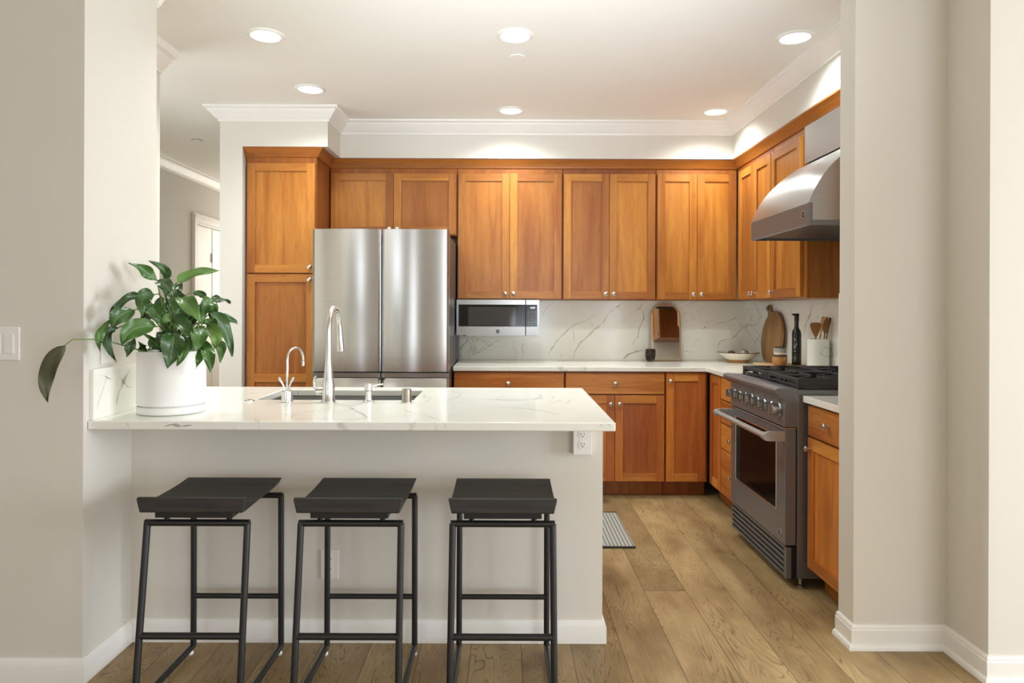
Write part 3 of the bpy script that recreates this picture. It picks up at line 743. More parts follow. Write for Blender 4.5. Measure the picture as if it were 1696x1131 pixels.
obj('valve', MB().tube([(fx-0.015, fy, CT+0.048), (fx-0.052, fy, CT+0.046)], [0.016, 0.0165], 16), SATIN, f_, smooth=50)
obj('lever', MB().tube([(fx-0.046, fy-0.002, CT+0.050), (fx-0.058, fy-0.004, CT+0.066), (fx-0.061, fy-0.006, CT+0.088), (fx-0.057, fy-0.008, CT+0.104), (fx-0.050, fy-0.008, CT+0.112)], [0.008, 0.0065, 0.005, 0.0045, 0.004], 10), SATIN, f_, smooth=60)
gx, gy = -0.940, 2.945
g_ = thing('hot_water_tap', 'small nickel gooseneck water tap with two curved levers', 'faucet', (gx, gy, CT))
obj('body', MB().lathe([(0.025, CT+0.0006), (0.0255, CT+0.004), (0.024, CT+0.008), (0.024, CT+0.046), (0.020, CT+0.049), (0.0001, CT+0.050)], (gx, gy, 0), 28), SATIN, g_, smooth=40)
gp = [(gx, gy, CT+0.048), (gx, gy, CT+0.11), (gx+0.001, gy, CT+0.16)] + [(gx+0.018*(1-math.cos(a)), gy+0.055*(1-math.cos(a)), CT+0.178+0.05*math.sin(a)) for a in [PI*0.95*i/12 for i in range(13)]]
ge = gp[-1]; gp.append((ge[0], ge[1], ge[2]-0.018))
obj('spout', MB().tube(gp, 0.0052, 12), SATIN, g_, smooth=60)
obj('nozzle', MB().lathe([(0.0065, gp[-1][2]-0.022), (0.0068, gp[-1][2]+0.002), (0.005, gp[-1][2]+0.006)], (ge[0], ge[1], 0), 14), SATIN, g_, smooth=50)
for s, hz in ((-1, 0.105), (1, 0.105)):
    obj('lever', MB().tube([(gx+s*0.010, gy-0.006, CT+0.046), (gx+s*0.012, gy-0.008, CT+0.066), (gx+s*0.018, gy-0.010, CT+0.082), (gx+s*0.028, gy-0.012, CT+0.098), (gx+s*0.030, gy-0.012, CT+hz+0.002)], [0.004, 0.0038, 0.0045, 0.0065, 0.004], 10), SATIN, g_, smooth=60)
sx_, sy_ = -0.594, 2.955
d_ = thing('soap_dispenser', 'short nickel soap dispenser with thin spout, right of the tall faucet', 'soap dispenser', (sx_, sy_, CT))
obj('body', MB().lathe([(0.0235, CT+0.0006), (0.0235, CT+0.004), (0.015, CT+0.008), (0.0145, CT+0.045), (0.0145, CT+0.046)], (sx_, sy_, 0), 24), SATIN, d_, smooth=40)
obj('pump', MB().lathe([(0.012, CT+0.046), (0.016, CT+0.050), (0.0165, CT+0.064), (0.0165, CT+0.076), (0.013, CT+0.080), (0.0001, CT+0.081)], (sx_, sy_, 0), 24).tube([(sx_+0.012, sy_+0.002, CT+0.066), (sx_+0.035, sy_+0.01, CT+0.073), (sx_+0.060, sy_+0.02, CT+0.074)], [0.006, 0.005, 0.0035], 10), SATIN, d_, smooth=40)
o = obj('air_gap_cap', MB().lathe([(0.023, CT+0.0006), (0.023, CT+0.004), (0.0205, CT+0.007), (0.0205, CT+0.055), (0.018, CT+0.059), (0.0001, CT+0.060)], (-0.429, 2.945, 0), 28), SATIN, smooth=40)
tag(o, 'short plain nickel cylinder cap beside the soap dispenser', 'air gap')
o = obj('air_switch', MB().lathe([(0.0225, CT+0.0006), (0.0225, CT+0.003), (0.018, CT+0.005), (0.017, CT+0.004), (0.012, CT+0.004), (0.011, CT+0.007), (0.0001, CT+0.0075)], (-1.108, 2.965, 0), 28), CHROME, smooth=40)
tag(o, 'flat round chrome push button set in the worktop beside the water tap', 'button')

# ------------------------------------------------------------------ refrigerator
FX0, FX1, FY = -1.279, -0.381, 4.50
fr_ = thing('refrigerator', 'stainless steel four-door refrigerator with bowed fronts', 'refrigerator', ((FX0+FX1)/2, 4.9, 0.0))
obj('cabinet_body', MB().box(FX0+0.012, FX1+0.006-0.010, FY+0.070, 5.38, 0.03, 1.800).box(FX0+0.05, FX1-0.05, FY+0.09, 5.3, 0.0, 0.03), DKGREY, fr_, bevel=0.004)
def bowed(x0, x1, z0, z1, yb, bow=0.013, th=0.062, n=28, edge=0.012):
    mb = MB(); prof = []
    for i in range(n+1):
        u = i/n; x = x0+(x1-x0)*u; d = min(u, 1-u)*(x1-x0)
        y = yb - bow*(1-(2*u-1)**2) + (edge*(1-math.sqrt(max(0, 1-(1-min(1, d/edge))**2))) if d < edge else 0)
        prof.append((x, y+bow))
    poly = [(x1, yb+th), (x0, yb+th)] + prof
    return mb.prism(poly, 'z', z0, z1)
xm = -0.826
obj('door', bowed(FX0, xm-0.004, 0.902, 1.836, FY), STEEL, fr_, smooth=25, bevel=0.0)
obj('door', bowed(xm+0.004, FX1, 0.902, 1.836, FY), STEEL, fr_, smooth=25)
for a, b in ((FX0, xm-0.004), (xm+0.004, FX1)):
    dm = bowed(a, b, 0.06, 0.800, FY); k_ = len(dm.v)//2
    top = MB(); top.v = [v.copy() for v in dm.v]; top.f = list(dm.f); top.m = list(dm.m)
    for i_ in range(k_): top.v[i_].z = 0.8001; top.v[k_+i_].z = 0.858; top.v[k_+i_].y = min(FY+0.060, top.v[k_+i_].y+0.020)  # top leaned back, shaped to reflect the bright ceiling
    dm.add(top.v, top.f)
    dd = obj('drawer', dm, STEEL, fr_, smooth=25)
    obj('grip', MB().box(a+0.02, b-0.02, FY+0.030, FY+0.060, 0.862, 0.892).box(a, a+0.02, FY+0.012, FY+0.060, 0.862, 0.892).box(b-0.02, b, FY+0.012, FY+0.060, 0.862, 0.892), STEEL2, dd)
obj('hinge_cover', MB().box(FX0+0.02, FX0+0.12, FY+0.03, FY+0.14, 1.801, 1.828), DKGREY, fr_, bevel=0.004); obj('hinge_cover', MB().box(FX1-0.12, FX1-0.02, FY+0.064, FY+0.14, 1.801, 1.828), DKGREY, fr_, bevel=0.004)

# ------------------------------------------------------------------ microwave
MX0, MX1, MY, MZ0, MZ1 = -0.372, 0.235, 5.05, 1.122, 1.3835
mw = thing('microwave', 'stainless steel microwave hung under the wall cabinet', 'microwave', (-0.07, 5.2, MZ0-0.008))
def mwx(u): return MX0+(MX1-MX0)*(u-150)/(1445-150)
def mwz(v): return MZ1-(MZ1-MZ0)*(v-140)/(738-140)
obj('case', MB().box(MX0+0.006, MX1-0.004, MY+0.030, BWY-0.017, MZ0+0.004, MZ1), DKGREY, mw, bevel=0.003)
dr_ = obj('door', MB().box(MX0, mwx(1228), MY, MY+0.029, MZ0, MZ1-0.001).box(mwx(183), mwx(1228)-0.0005, MY-0.0012, MY, mwz(590), mwz(222), 1), [STEEL2, GLASSB], mw, bevel=0.001)
obj('door_window', MB().box(mwx(335), mwx(1075), MY-0.0018, MY-0.0012, mwz(575), mwz(262)), GLASSW, dr_)
obj('emblem', text_mb(MB().lathe([(0.0001, MY-0.003), (0.0125, MY-0.003), (0.0135, MY-0.002), (0.0135, MY)], (mwx(798), 0, mwz(672)), 24, axis='y', m=0), 'GE', 0.011, lambda u, v, w: (mwx(798)+u, MY-0.0031-w, mwz(672)+v), 1, 0.0003), [DKGREY, LETTER], dr_)
cp_ = obj('control_panel', MB().box(mwx(1240), MX1, MY, MY+0.029, MZ0, MZ1-0.001).box(mwx(1240)+0.0005, mwx(1415), MY-0.0012, MY, mwz(590), mwz(222), 1), [STEEL2, GLASSB], mw, bevel=0.001)
obj('clock_display', text_mb(MB(), '12:59', 0.0175, lambda u, v, w: (mwx(1338)+u, MY-0.0016-w, mwz(276)+v), 0, 0.0002), LED, cp_)
kp = MB()
for r_i, v in enumerate((335, 362)):
    for u in (1280, 1335, 1387): kp.box(mwx(u)-0.007, mwx(u)+0.007, MY-0.0016, MY-0.0012, mwz(v)-0.0012, mwz(v)+0.0012)
for r_i, row in enumerate((('1', '2', '3', '+'), ('4', '5', '6', '-'), ('7', '8', '9', '0'))):
    for u, ch in zip((1275, 1310, 1345, 1388), row):
        text_mb(kp, ch, 0.010, lambda a, b, w, u=u, v=(412, 445, 478)[r_i]: (mwx(u)+a, MY-0.0014-w, mwz(v)+b), 0, 0.0001)
for u, v in ((1275, 514), (1310, 514), (1345, 514), (1388, 514), (1282, 553), (1333, 553)): kp.box(mwx(u)-0.005, mwx(u)+0.005, MY-0.0016, MY-0.0012, mwz(v)-0.002, mwz(v)+0.002)
obj('keypad', kp, PRINT, cp_)
obj('door_button', MB().box(mwx(1275), mwx(1405), MY-0.002, MY-0.0002, mwz(700), mwz(632)), STEEL2, cp_, bevel=0.001)
obj('vent_tray', MB().box(mwx(300), mwx(1215), MY+0.012, MY+0.35, MZ0-0.006, MZ0+0.003).box(mwx(1245), mwx(1400), MY+0.012, MY+0.35, MZ0-0.008, MZ0+0.003).box(mwx(250), mwx(300), MY+0.02, MY+0.05, MZ0-0.007, MZ0+0.003, 1), [WHITE, BLACK], mw)

# ------------------------------------------------------------------ range
GX, GY0, GY1 = 1.314, 3.245, 4.035
rg = thing('range', 'professional stainless gas range with towel-bar oven handle', 'range', (1.65, 3.64, 0.0))
obj('cabinet_body', MB().box(1.372, RWX-0.03, GY0+0.002, GY1-0.002, 0.047, 0.912).box(1.372, RWX-0.014, GY0, GY1, 0.912, 0.938), STEELD, rg, bevel=0.002)
# control panel with the rounded bullnose
pp = [(1.371, 0.942), (1.290, 0.946), (1.274, 0.944), (1.266, 0.936), (1.266, 0.926), (1.272, 0.917), (1.296, 0.899), (GX-0.002, 0.895), (GX-0.002, 0.762), (1.371, 0.762)]
cp2 = obj('control_panel', MB().prism([(a, b) for a, b in pp], 'y', GY0, GY1), STEELD, rg, smooth=40)
def knob_r(y, r):
    x = GX-0.002
    mb = MB().lathe([(r*1.22, x), (r*1.28, x-0.004), (r*1.1, x-0.008), (r*1.02, x-0.010), (r*1.0, x-0.034), (r*0.93, x-0.040), (0.0001, x-0.041)], (0, y, 0.838), 26, axis='x')
    mb.box(x-0.052, x-0.038, y-r*0.26, y+r*0.26, 0.838-r*0.95, 0.838+r*0.95)
    return obj('knob', mb, KNOBM, cp2, smooth=40)
for i in range(8): knob_r(3.315+0.0915*i, 0.0285 if i in (0, 4) else 0.0225)
for i in range(8): obj('marking', MB().box(GX-0.0026, GX-0.0021, 3.305+0.0915*i, 3.325+0.0915*i, 0.878, 0.883), BLACK, cp2)
# cooktop pan, burners, grates
obj('cooktop', MB().box(1.373, RWX-0.016, GY0+0.006, GY1-0.006, 0.9385, 0.944), BLACK, rg, bevel=0.002)
BR = [(1.535, 3.44), (1.535, 3.84), (1.845, 3.44), (1.845, 3.84)]
for (x, y) in BR:
    obj('burner', MB().lathe([(0.055, 0.9445), (0.055, 0.952), (0.046, 0.956, 1), (0.046, 0.963, 1), (0.040, 0.967, 1), (0.0001, 0.968, 1)], (x, y, 0), 28), [STEEL2, IRON], rg, smooth=40)
for (y0, y1) in ((GY0+0.012, 3.637), (3.643, GY1-0.012)):
    g = MB(); x0, x1 = 1.378, 2.005; zt_, tb = 0.990, 0.013
    h0 = 0.972
    ym = (y0+y1)/2
    for y in (y0, y1-tb): g.box(x0, x1, y, y+tb, 0.958, zt_)
    # front and back faces with slots
    for x in (x0, x1-tb, (x0+x1)/2-tb/2): g.box(x, x+tb, y0+tb, y1-tb, h0, zt_)
    for x in (x0, x1-tb): g.box(x, x+tb, y0+tb, y1-tb, 0.952, 0.960)
    for y in (y0+tb, ym-0.03, ym+0.015, y1-tb-0.015): g.box(x0, x0+tb, y, y+0.015, 0.960, h0)
    for x, y in ((x0, y0), (x0, y1-tb), (x1-tb, y0), (x1-tb, y1-tb), ((x0+x1)/2, y0), ((x0+x1)/2, y1-tb)): g.box(x, x+tb, y, y+tb, 0.9445, 0.958)
    for (bx_, by_) in BR:
        if not (y0 < by_ < y1): continue
        X0, X1 = (x0+tb, (x0+x1)/2-tb/2) if bx_ < 1.7 else ((x0+x1)/2+tb/2, x1-tb)
        cx_ = (X0+X1)/2; cyy = (y0+y1)/2
        for k in range(8):
            a = PI/4*k; c, s = math.cos(a), math.sin(a)
            hx, hy = (X1-X0)/2, (y1-y0)/2-tb
            L = min(hx/abs(c) if abs(c) > 1e-6 else 9, hy/abs(s) if abs(s) > 1e-6 else 9)
            p0 = Vector((cx_+c*0.038, cyy+s*0.038, 0)); p1 = Vector((cx_+c*L, cyy+s*L, 0)); nn = Vector((-s, c, 0))*0.0055
            g.add([p0+nn+Vector((0, 0, zt_-0.001)), p0-nn+Vector((0, 0, zt_-0.001)), p1-nn+Vector((0, 0, zt_-0.001)), p1+nn+Vector((0, 0, zt_-0.001)),
                   p0+nn+Vector((0, 0, 0.972)), p0-nn+Vector((0, 0, 0.972)), p1-nn+Vector((0, 0, 0.966)), p1+nn+Vector((0, 0, 0.966))],
                  [(0, 1, 2, 3), (7, 6, 5, 4), (0, 4, 5, 1), (1, 5, 6, 2), (2, 6, 7, 3), (3, 7, 4, 0)])
    obj('grate', g, IRON, rg, bevel=0.0015)
# oven door
DZ0, DZT = 0.203, 0.752
dw = MB(); wy0, wy1, wz0, wz1 = GY0+0.105, GY1-0.085, 0.345, 0.712
dw.box(GX, GX+0.052, GY0+0.004, wy0, DZ0, DZT).box(GX, GX+0.052, wy1, GY1-0.004, DZ0, DZT).box(GX, GX+0.052, wy0, wy1, DZ0, wz0).box(GX, GX+0.052, wy0, wy1, wz1, DZT)
od = obj('oven_door', dw, STEELD, rg, bevel=0.002)
obj('window', MB().box(GX+0.010, GX+0.030, wy0-0.001, wy1+0.001, wz0-0.001, wz1+0.001), OVENG, od)
wf = MB(); q = 0.007
wf.box(GX-0.003, GX+0.010, wy0, wy0+q, wz0, wz1).box(GX-0.003, GX+0.010, wy1-q, wy1, wz0, wz1).box(GX-0.003, GX+0.010, wy0+q, wy1-q, wz0, wz0+q).box(GX-0.003, GX+0.010, wy0+q, wy1-q, wz1-q, wz1)
obj('window_frame', wf, SATIN, od, bevel=0.002)
obj('lip', MB().box(GX-0.008, GX+0.052, GY0+0.002, GY1-0.002, DZT+0.0005, DZT+0.006), SATIN, od, bevel=0.001)
hb = MB().tube([(1.228, GY0+0.030, 0.716), (1.228, GY1-0.030, 0.716)], 0.0145, 20)
for y in (GY0+0.020, GY1-0.020): hb.tube([(1.228, y-0.022, 0.716), (1.228, y+0.022, 0.716)], 0.0185, 20)
for y in (GY0+0.020, GY1-0.020):
    hb.prism([(1.226, 0.734), (1.240, 0.738), (GX, 0.738), (GX, 0.694), (1.240, 0.694), (1.226, 0.698)], 'y', y-0.012, y+0.012)
obj('handle', hb, HANDLEM, od, smooth=40)
def badge(parent, x, y, z, ry=0.024, rz=0.017):
    mb = MB(); n = 32
    for (s, d, m) in ((1.0, 0.0, 0), (1.0, 0.003, 0), (0.80, 0.0035, 1), (0.80, 0.0025, 1)):
        pass
    def ring(sy, dx): return [(x-dx, y+ry*sy*math.cos(2*PI*i/n), z+rz*sy*math.sin(2*PI*i/n)) for i in range(n)]
    vs = ring(1, 0)+ring(1, 0.003)+ring(0.82, 0.003)+ring(0.82, 0.0018)
    fs = [tuple(range(3*n, 4*n))]; ms = [1]
    k = len(mb.v); mb.v += [Vector(v) for v in vs]
    for a in range(3):
        for i in range(n):
            j = (i+1) % n; mb.f.append((a*n+i, a*n+j, (a+1)*n+j, (a+1)*n+i)); mb.m.append(0)
    mb.f.append(tuple(range(3*n, 4*n))); mb.m.append(1)
    text_mb(mb, 'DCS', 0.0155, lambda u, v, w: (x-0.0020-w, y-u, z+v), 0, 0.0004)
    return obj('badge', mb, [HANDLEM, BLACK], parent)
badge(od, GX, GY0+0.062, 0.247)
# louvred kick panel
lv = MB().box(1.345, 1.370, GY0+0.004, GY1-0.004, 0.047, 0.197, 1).box(1.322, 1.345, GY0+0.004, GY0+0.030, 0.047, 0.193).box(1.322, 1.345, GY1-0.012, GY1-0.004, 0.047, 0.193)
for i in range(6):
    z = 0.050+0.0265*i; lv.prism([(1.322, z), (1.322, z+0.012), (1.340, z+0.009), (1.340, z-0.002)], 'y', GY0+0.030, GY1-0.012)
obj('louvred_panel', lv, [STEELD, VOID], rg)
for (x, y) in ((1.40, GY0+0.03), (1.40, GY1-0.03), (1.95, GY0+0.03), (1.95, GY1-0.03)):
    obj('foot', MB().lathe([(0.0001, 0.0), (0.018, 0.0), (0.018, 0.008), (0.008, 0.012), (0.008, 0.0475)], (x, y, 0), 18), STEEL2, rg, smooth=40)

# ------------------------------------------------------------------ range hood
HY0, HY1 = 3.195, 3.948
hd = thing('range_hood', 'stainless range hood with curved canopy mounted on the right wall', 'range hood', (1.75, 3.58, 1.709))
hc = [(1.399, 1.8165), (1.411, 1.848), (1.427, 1.880), (1.447, 1.918), (1.470, 1.951), (1.495, 1.982), (1.521, 2.009), (1.565, 2.050), (1.607, 2.084), (1.660, 2.120), (1.716, 2.148), (1.722, 2.1495), (RWX-0.014, 2.150)]
hp = [(RWX-0.014, 1.735), (1.416, 1.735), (1.416, 1.8155)] + hc
obj('canopy', MB().prism(hp, 'y', HY0, HY1), STEEL2, hd, smooth=30)
obj('fascia', MB().prism([(1.4155, 1.734), (1.4155, 1.712), (1.404, 1.709), (1.397, 1.716), (1.397, 1.814), (1.399, 1.816), (1.4155, 1.816)], 'y', HY0, HY1), STEELD, hd, bevel=0.001)  # darker steel than the canopy, paints a dark reflection onto this face
obj('duct_cover', MB().box(1.702, RWX-0.014, HY0+0.002, HY1-0.001, 2.1505, 2.364), STEEL2, hd, bevel=0.001)
br_ = MB().box(1.416, RWX-0.016, HY0+0.0, HY0+0.012, 1.711, 1.7345).box(1.416, RWX-0.016, HY1-0.012, HY1, 1.711, 1.7345)
for i in range(12): 
    y = HY0+0.04+i*0.057; br_.box(1.45, 1.95, y, y+0.034, 1.7215, 1.7345, 0)
obj('baffle', br_, STEELD, hd)
badge(hd, 1.397, HY0+0.052, 1.765)
for y in (3.30, 3.75): obj('lamp', MB().lathe([(0.0001, 1.7195), (0.022, 1.7195), (0.024, 1.7345)], (1.435, y, 0), 16), SATIN, hd, smooth=40)

# ------------------------------------------------------------------ bar stools
def mk_stool(x, y, label):
    t = thing('bar_stool', label, 'bar stool', (x, y, 0), 'black bar stools at the peninsula', local=True)
    hw, r = 0.1665, 0.0112; zt_ = 0.600; yr, yf, yfb = 0.200, -0.140, -0.212
    for s in (-1, 1):
        obj('leg', MB().tube([(s*hw, yf, zt_), (s*(hw+0.003), yfb, 0.024)], r, 14), STOOLM, t, smooth=50)
        obj('leg', MB().tube([(s*hw, yr, zt_), (s*(hw+0.001), yr+0.004, 0.024)], r, 14), STOOLM, t, smooth=50)
        obj('floor_rail', MB().tube([(s*(hw+0.003), yfb, 0.024), (s*(hw+0.001), yr+0.004, 0.024)], r, 14), STOOLM, t, smooth=50)
        obj('post', MB().tube([(s*0.105, yf+0.002, 0.605), (s*0.100, yf+0.02, 0.638)], 0.009, 10), STOOLM, t, smooth=50); obj('post', MB().tube([(s*0.105, yr-0.002, 0.605), (s*0.100, yr-0.02, 0.638)], 0.009, 10), STOOLM, t, smooth=50)
        for yy in (yfb+0.02, yr-0.015): obj('glide', MB().lathe([(0.009, 0.0), (0.010, 0.006), (0.006, 0.014)], (s*(hw+0.002), yy, 0), 12), WHITE, t, smooth=40)
    for yy in (yf, yr):
        obj('top_rail', MB().tube([(-hw-r*0.6, yy, zt_), (hw+r*0.6, yy, zt_)], r, 14), STOOLM, t, smooth=50)
    k = (0.600-0.244)/(0.600-0.024)
    obj('footrest', MB().tube([(-hw, yf+(yfb-yf)*k, 0.244), (hw, yf+(yfb-yf)*k, 0.244)], r, 14), STOOLM, t, smooth=50)
    obj('stretcher', MB().tube([(-hw, yr+0.003, 0.214), (hw, yr+0.003, 0.214)], r*0.9, 14), STOOLM, t, smooth=50)
    obj('seat_support', MB().box(-0.128, 0.128, -0.168, 0.160, 0.624, 0.6445), STOOLM, t, bevel=0.002)
    # scooped plank seat with a raised front lip
    P = [(-0.190, .690, .650), (-0.186, .695, .647), (-0.178, .696, .646), (-0.168, .690, .6455), (-0.155, .678, .645), (-0.138, .670, .6455), (-0.10, .6655, .6465), (-0.04, .664, .648), (0.04, .665, .648), (0.11, .668, .649), (0.165, .673, .652), (0.178, .673, .655), (0.180, .671, .657)]
    mb = MB(); nx = 10; hw2 = 0.177; n = len(P)
    def row(yy, z, w): 
        return [(w*(-1+2*i/nx), yy, z) for i in range(nx+1)]
    vs = []
    for (yy, a, b) in P: vs += row(yy, a, hw2)
    for (yy, a, b) in P: vs += row(yy, b, hw2-0.010)
    fs = []; M = nx+1; T = n*M
    for i in range(n-1):
        for j in range(nx):
            fs.append((i*M+j, i*M+j+1, (i+1)*M+j+1, (i+1)*M+j)); fs.append((T+i*M+j, T+(i+1)*M+j, T+(i+1)*M+j+1, T+i*M+j+1))
        fs.append((i*M, (i+1)*M, T+(i+1)*M, T+i*M)); fs.append((i*M+nx, T+i*M+nx, T+(i+1)*M+nx, (i+1)*M+nx))
    for j in range(nx):
        fs.append((j, T+j, T+j+1, j+1)); e_ = (n-1)*M; fs.append((e_+j, e_+j+1, T+e_+j+1, T+e_+j))
    mb.add(vs, fs)
    obj('seat', mb, SEATW, t, smooth=50, bevel=0.003)
    return t
st = mk_stool(-1.028, 2.43, 'black scooped-seat bar stool nearest the left pillar, under the plant')
def dup(root, loc, label):
    r_ = root.copy(); COL.objects.link(r_); r_.location = loc; r_['label'] = label
    for ch in list(root.children):
        c = ch.copy(); COL.objects.link(c); c.parent = r_
    return r_
dup(st, (-0.517, 2.43, 0), 'black scooped-seat bar stool in the middle, standing before the low wall outlet')
dup(st, (-0.012, 2.43, 0), 'black scooped-seat bar stool nearest the open end of the peninsula')

# ------------------------------------------------------------------ outlets and switch
def outlet(label, loc, rz, duplex=True, w=0.070, h=0.115, box=0.0):
    t = thing('outlet', label, 'outlet', loc, 'wall outlets', rz, local=True)
    obj('plate', MB().box(-w/2, w/2, -0.006-box, -0.0003, -h/2, h/2), WHITE, t, bevel=0.002)
    f = MB(); s = MB(); y = -0.006-box
    for dz in (-0.0195, 0.0195):
        f.lathe([(0.0168, y), (0.0168, y-0.0015), (0.0001, y-0.0017)], (0, 0, dz), 24, axis='y')
        s.box(-0.0075, -0.0055, y-0.0021, y-0.0016, dz-0.001, dz+0.007).box(0.0055, 0.0075, y-0.0021, y-0.0016, dz, dz+0.006).lathe([(0.0024, y-0.0016), (0.0024, y-0.0021)], (0, 0, dz-0.007), 10, axis='y')
    obj('socket', f, WHITE, t, smooth=40); obj('slot', s, SLOT, t)
    return t
outlet('white duplex outlet low on the knee wall behind the middle stool', (-0.697, KY, 0.305), 0)
outlet('white duplex outlet box at the peninsula end just under the worktop', (0.296, KY, 0.806), 0, w=0.072, h=0.118, box=0.030)
outlet('white duplex outlet on the left pillar partly hidden by leaves', (JX, 2.548, 1.168), PI/2, w=0.078, h=0.118)
sw = thing('light_switch', 'white rocker switch plate on the grey wall at the picture edge', 'switch', (-1.762, JY0, 1.187), local=True)
obj('plate', MB().box(-0.058, 0.058, -0.006, -0.0003, -0.058, 0.058), WHITE, sw, bevel=0.002)
for x in (-0.023, 0.023): obj('rocker', MB().box(x-0.0165, x+0.0165, -0.009, -0.0061, -0.034, 0.034), WHITE, sw, bevel=0.0015)

# ------------------------------------------------------------------ floor mat
fm = MB().box(-0.30, 0.708, 3.80, 4.43, 0.0005, 0.008)
m_ = thing('floor_mat', 'grey striped woven floor mat lying behind the peninsula', 'mat', (0.2, 4.1, 0))
obj('weave', fm, STRIPE, m_)
obj('border', MB().box(-0.30, 0.712, 3.786, 3.7995, 0.0005, 0.010), BLACK, m_, bevel=0.002); obj('border', MB().box(-0.30, 0.712, 4.4305, 4.444, 0.0005, 0.010), BLACK, m_, bevel=0.002)

# ------------------------------------------------------------------ things on the worktop
# arched mirror leaning on the backsplash
mrx, mw_, mh = 1.246, 0.119, 0.452
mr = thing('arched_mirror', 'small brass-framed arched mirror leaning on the backsplash', 'mirror', (mrx, 5.405, CT+0.001), local=True)
def arch(w, h, z0=0.0, n=20): return [(-w, z0), (w, z0)] + [(w*math.cos(PI*i/n), h-w+w*math.sin(PI*i/n)) for i in range(n+1)]
out, inn = arch(mw_, mh), arch(mw_-0.008, mh-0.008, 0.008)
mb = MB(); n = len(out)
vs = [(x, -0.012, z) for x, z in out]+[(x, 0.0, z) for x, z in out]+[(x, -0.012, z) for x, z in inn]+[(x, 0.0, z) for x, z in inn]
fs = []
for i in range(n):
    j = (i+1) % n; fs += [(i, j, n+j, n+i), (i, 2*n+i, 2*n+j, j), (2*n+i, 3*n+i, 3*n+j, 2*n+j), (n+i, n+j, 3*n+j, 3*n+i)]
obj('frame', mb.add(vs, fs), GOLD, mr, smooth=40)
obj('glass', MB().prism(arch(mw_-0.0085, mh-0.0085, 0.0085), 'y', -0.007, -0.003), MIRROR, mr)
mr.rotation_euler = (-0.085, 0, 0)
# smoked glass
gl = thing('candle_glass', 'small smoked glass tumbler standing before the arched mirror', 'glass', (1.110, 5.33, CT+0.001))
gz = CT+0.001
obj('tumbler', MB().lathe([(0.0001, gz), (0.024, gz), (0.034, gz+0.012), (0.041, gz+0.045), (0.040, gz+0.075), (0.037, gz+0.095), (0.0345, gz+0.095), (0.0375, gz+0.075), (0.038, gz+0.045), (0.031, gz+0.016), (0.020, gz+0.012), (0.0001, gz+0.012)], (1.110, 5.33, 0), 32), SMOKE, gl, smooth=60)
obj('wax', MB().lathe([(0.0001, gz+0.0135), (0.019, gz+0.0135), (0.0295, gz+0.018), (0.036, gz+0.045), (0.0001, gz+0.046)], (1.110, 5.33, 0), 28), CANDLE, gl, smooth=60)
# bowl with dark fruit
bx, by, bz = 1.772, 5.275, CT+0.001
bw = thing('bowl', 'wide shallow cream bowl with a dark rim in the corner', 'bowl', (bx, by, bz))
obj('dish', MB().lathe([(0.0001, bz, 0), (0.078, bz, 1), (0.088, bz+0.022, 0), (0.155, bz+0.073, 2), (0.157, bz+0.078, 2), (0.151, bz+0.078, 0), (0.085, bz+0.032, 0), (0.0001, bz+0.024, 0)], (bx, by, 0), 48), [CREAM, HONEY, BROWNG], bw, smooth=50)
def blob(c, r, sq=0.8, n=12):
    mb = MB(); prof = [(max(0.0001, r*math.sin(PI*i/n)*(1+0.06*math.sin(3*i))), -r*sq*math.cos(PI*i/n)) for i in range(n+1)]
    return mb.lathe(prof, c, 18)
FRUIT = [(-0.052, 0.0, 0.030, 0.052, 'dark dried fruit lying at the far left inside the bowl', DFRUIT), (0.035, -0.01, 0.033, 0.056, 'pale speckled dried fruit in the middle of the bowl', GREYST), (0.060, 0.035, 0.032, 0.066, 'dark glossy dried fruit behind the pale one in the bowl', DFRUIT)]
for dx, dy, r, dz, lb, mt in FRUIT:
    tag(obj('dried_fruit', blob((bx+dx, by+dy, bz+0.040+r*0.8), r, 0.8), mt, smooth=60), lb, 'fruit', 'dried fruit in the bowl')
# round cutting board leaning on the right wall
cb_ = thing('cutting_board', 'large round wooden cutting board with handle leaning in the corner', 'cutting board', (1.955, 5.135, CT+0.001), local=True)
Rb = 0.196; poly = []
ha = math.radians(118)     # handle direction in the (y, z) plane
hv = Vector((math.cos(math.radians(62)), math.sin(math.radians(62)))); hn = Vector((-hv.y, hv.x))
a_c = math.atan2(hv.y, hv.x)
for i in range(49):
    a = a_c+0.15+(2*PI-0.30)*i/48; poly.append((Rb*math.cos(a), Rb+Rb*math.sin(a)))
tip = [hv*(Rb+0.030)+hn*-0.022, hv*(Rb+0.065)+hn*-0.024, hv*(Rb+0.078)+hn*-0.014, hv*(Rb+0.080)+hn*0.010, hv*(Rb+0.068)+hn*0.023, hv*(Rb+0.030)+hn*0.022]
poly += [(p.x, p.y+Rb) for p in tip]
obj('board', MB().prism(poly, 'x', -0.009, 0.009), BOARDW, cb_, bevel=0.004, smooth=40)
tp = hv*(Rb+0.058); lc = Vector((-0.010, tp.x, tp.y+Rb))
obj('cord_loop', MB().tube([lc+Vector((-0.004, 0.022*math.cos(a), 0.016*math.sin(a)-0.006)) for a in [2*PI*i/14 for i in range(15)]], 0.003, 8), BLACK, cb_, smooth=60)
cb_.rotation_euler = (0, 0.115, 0)
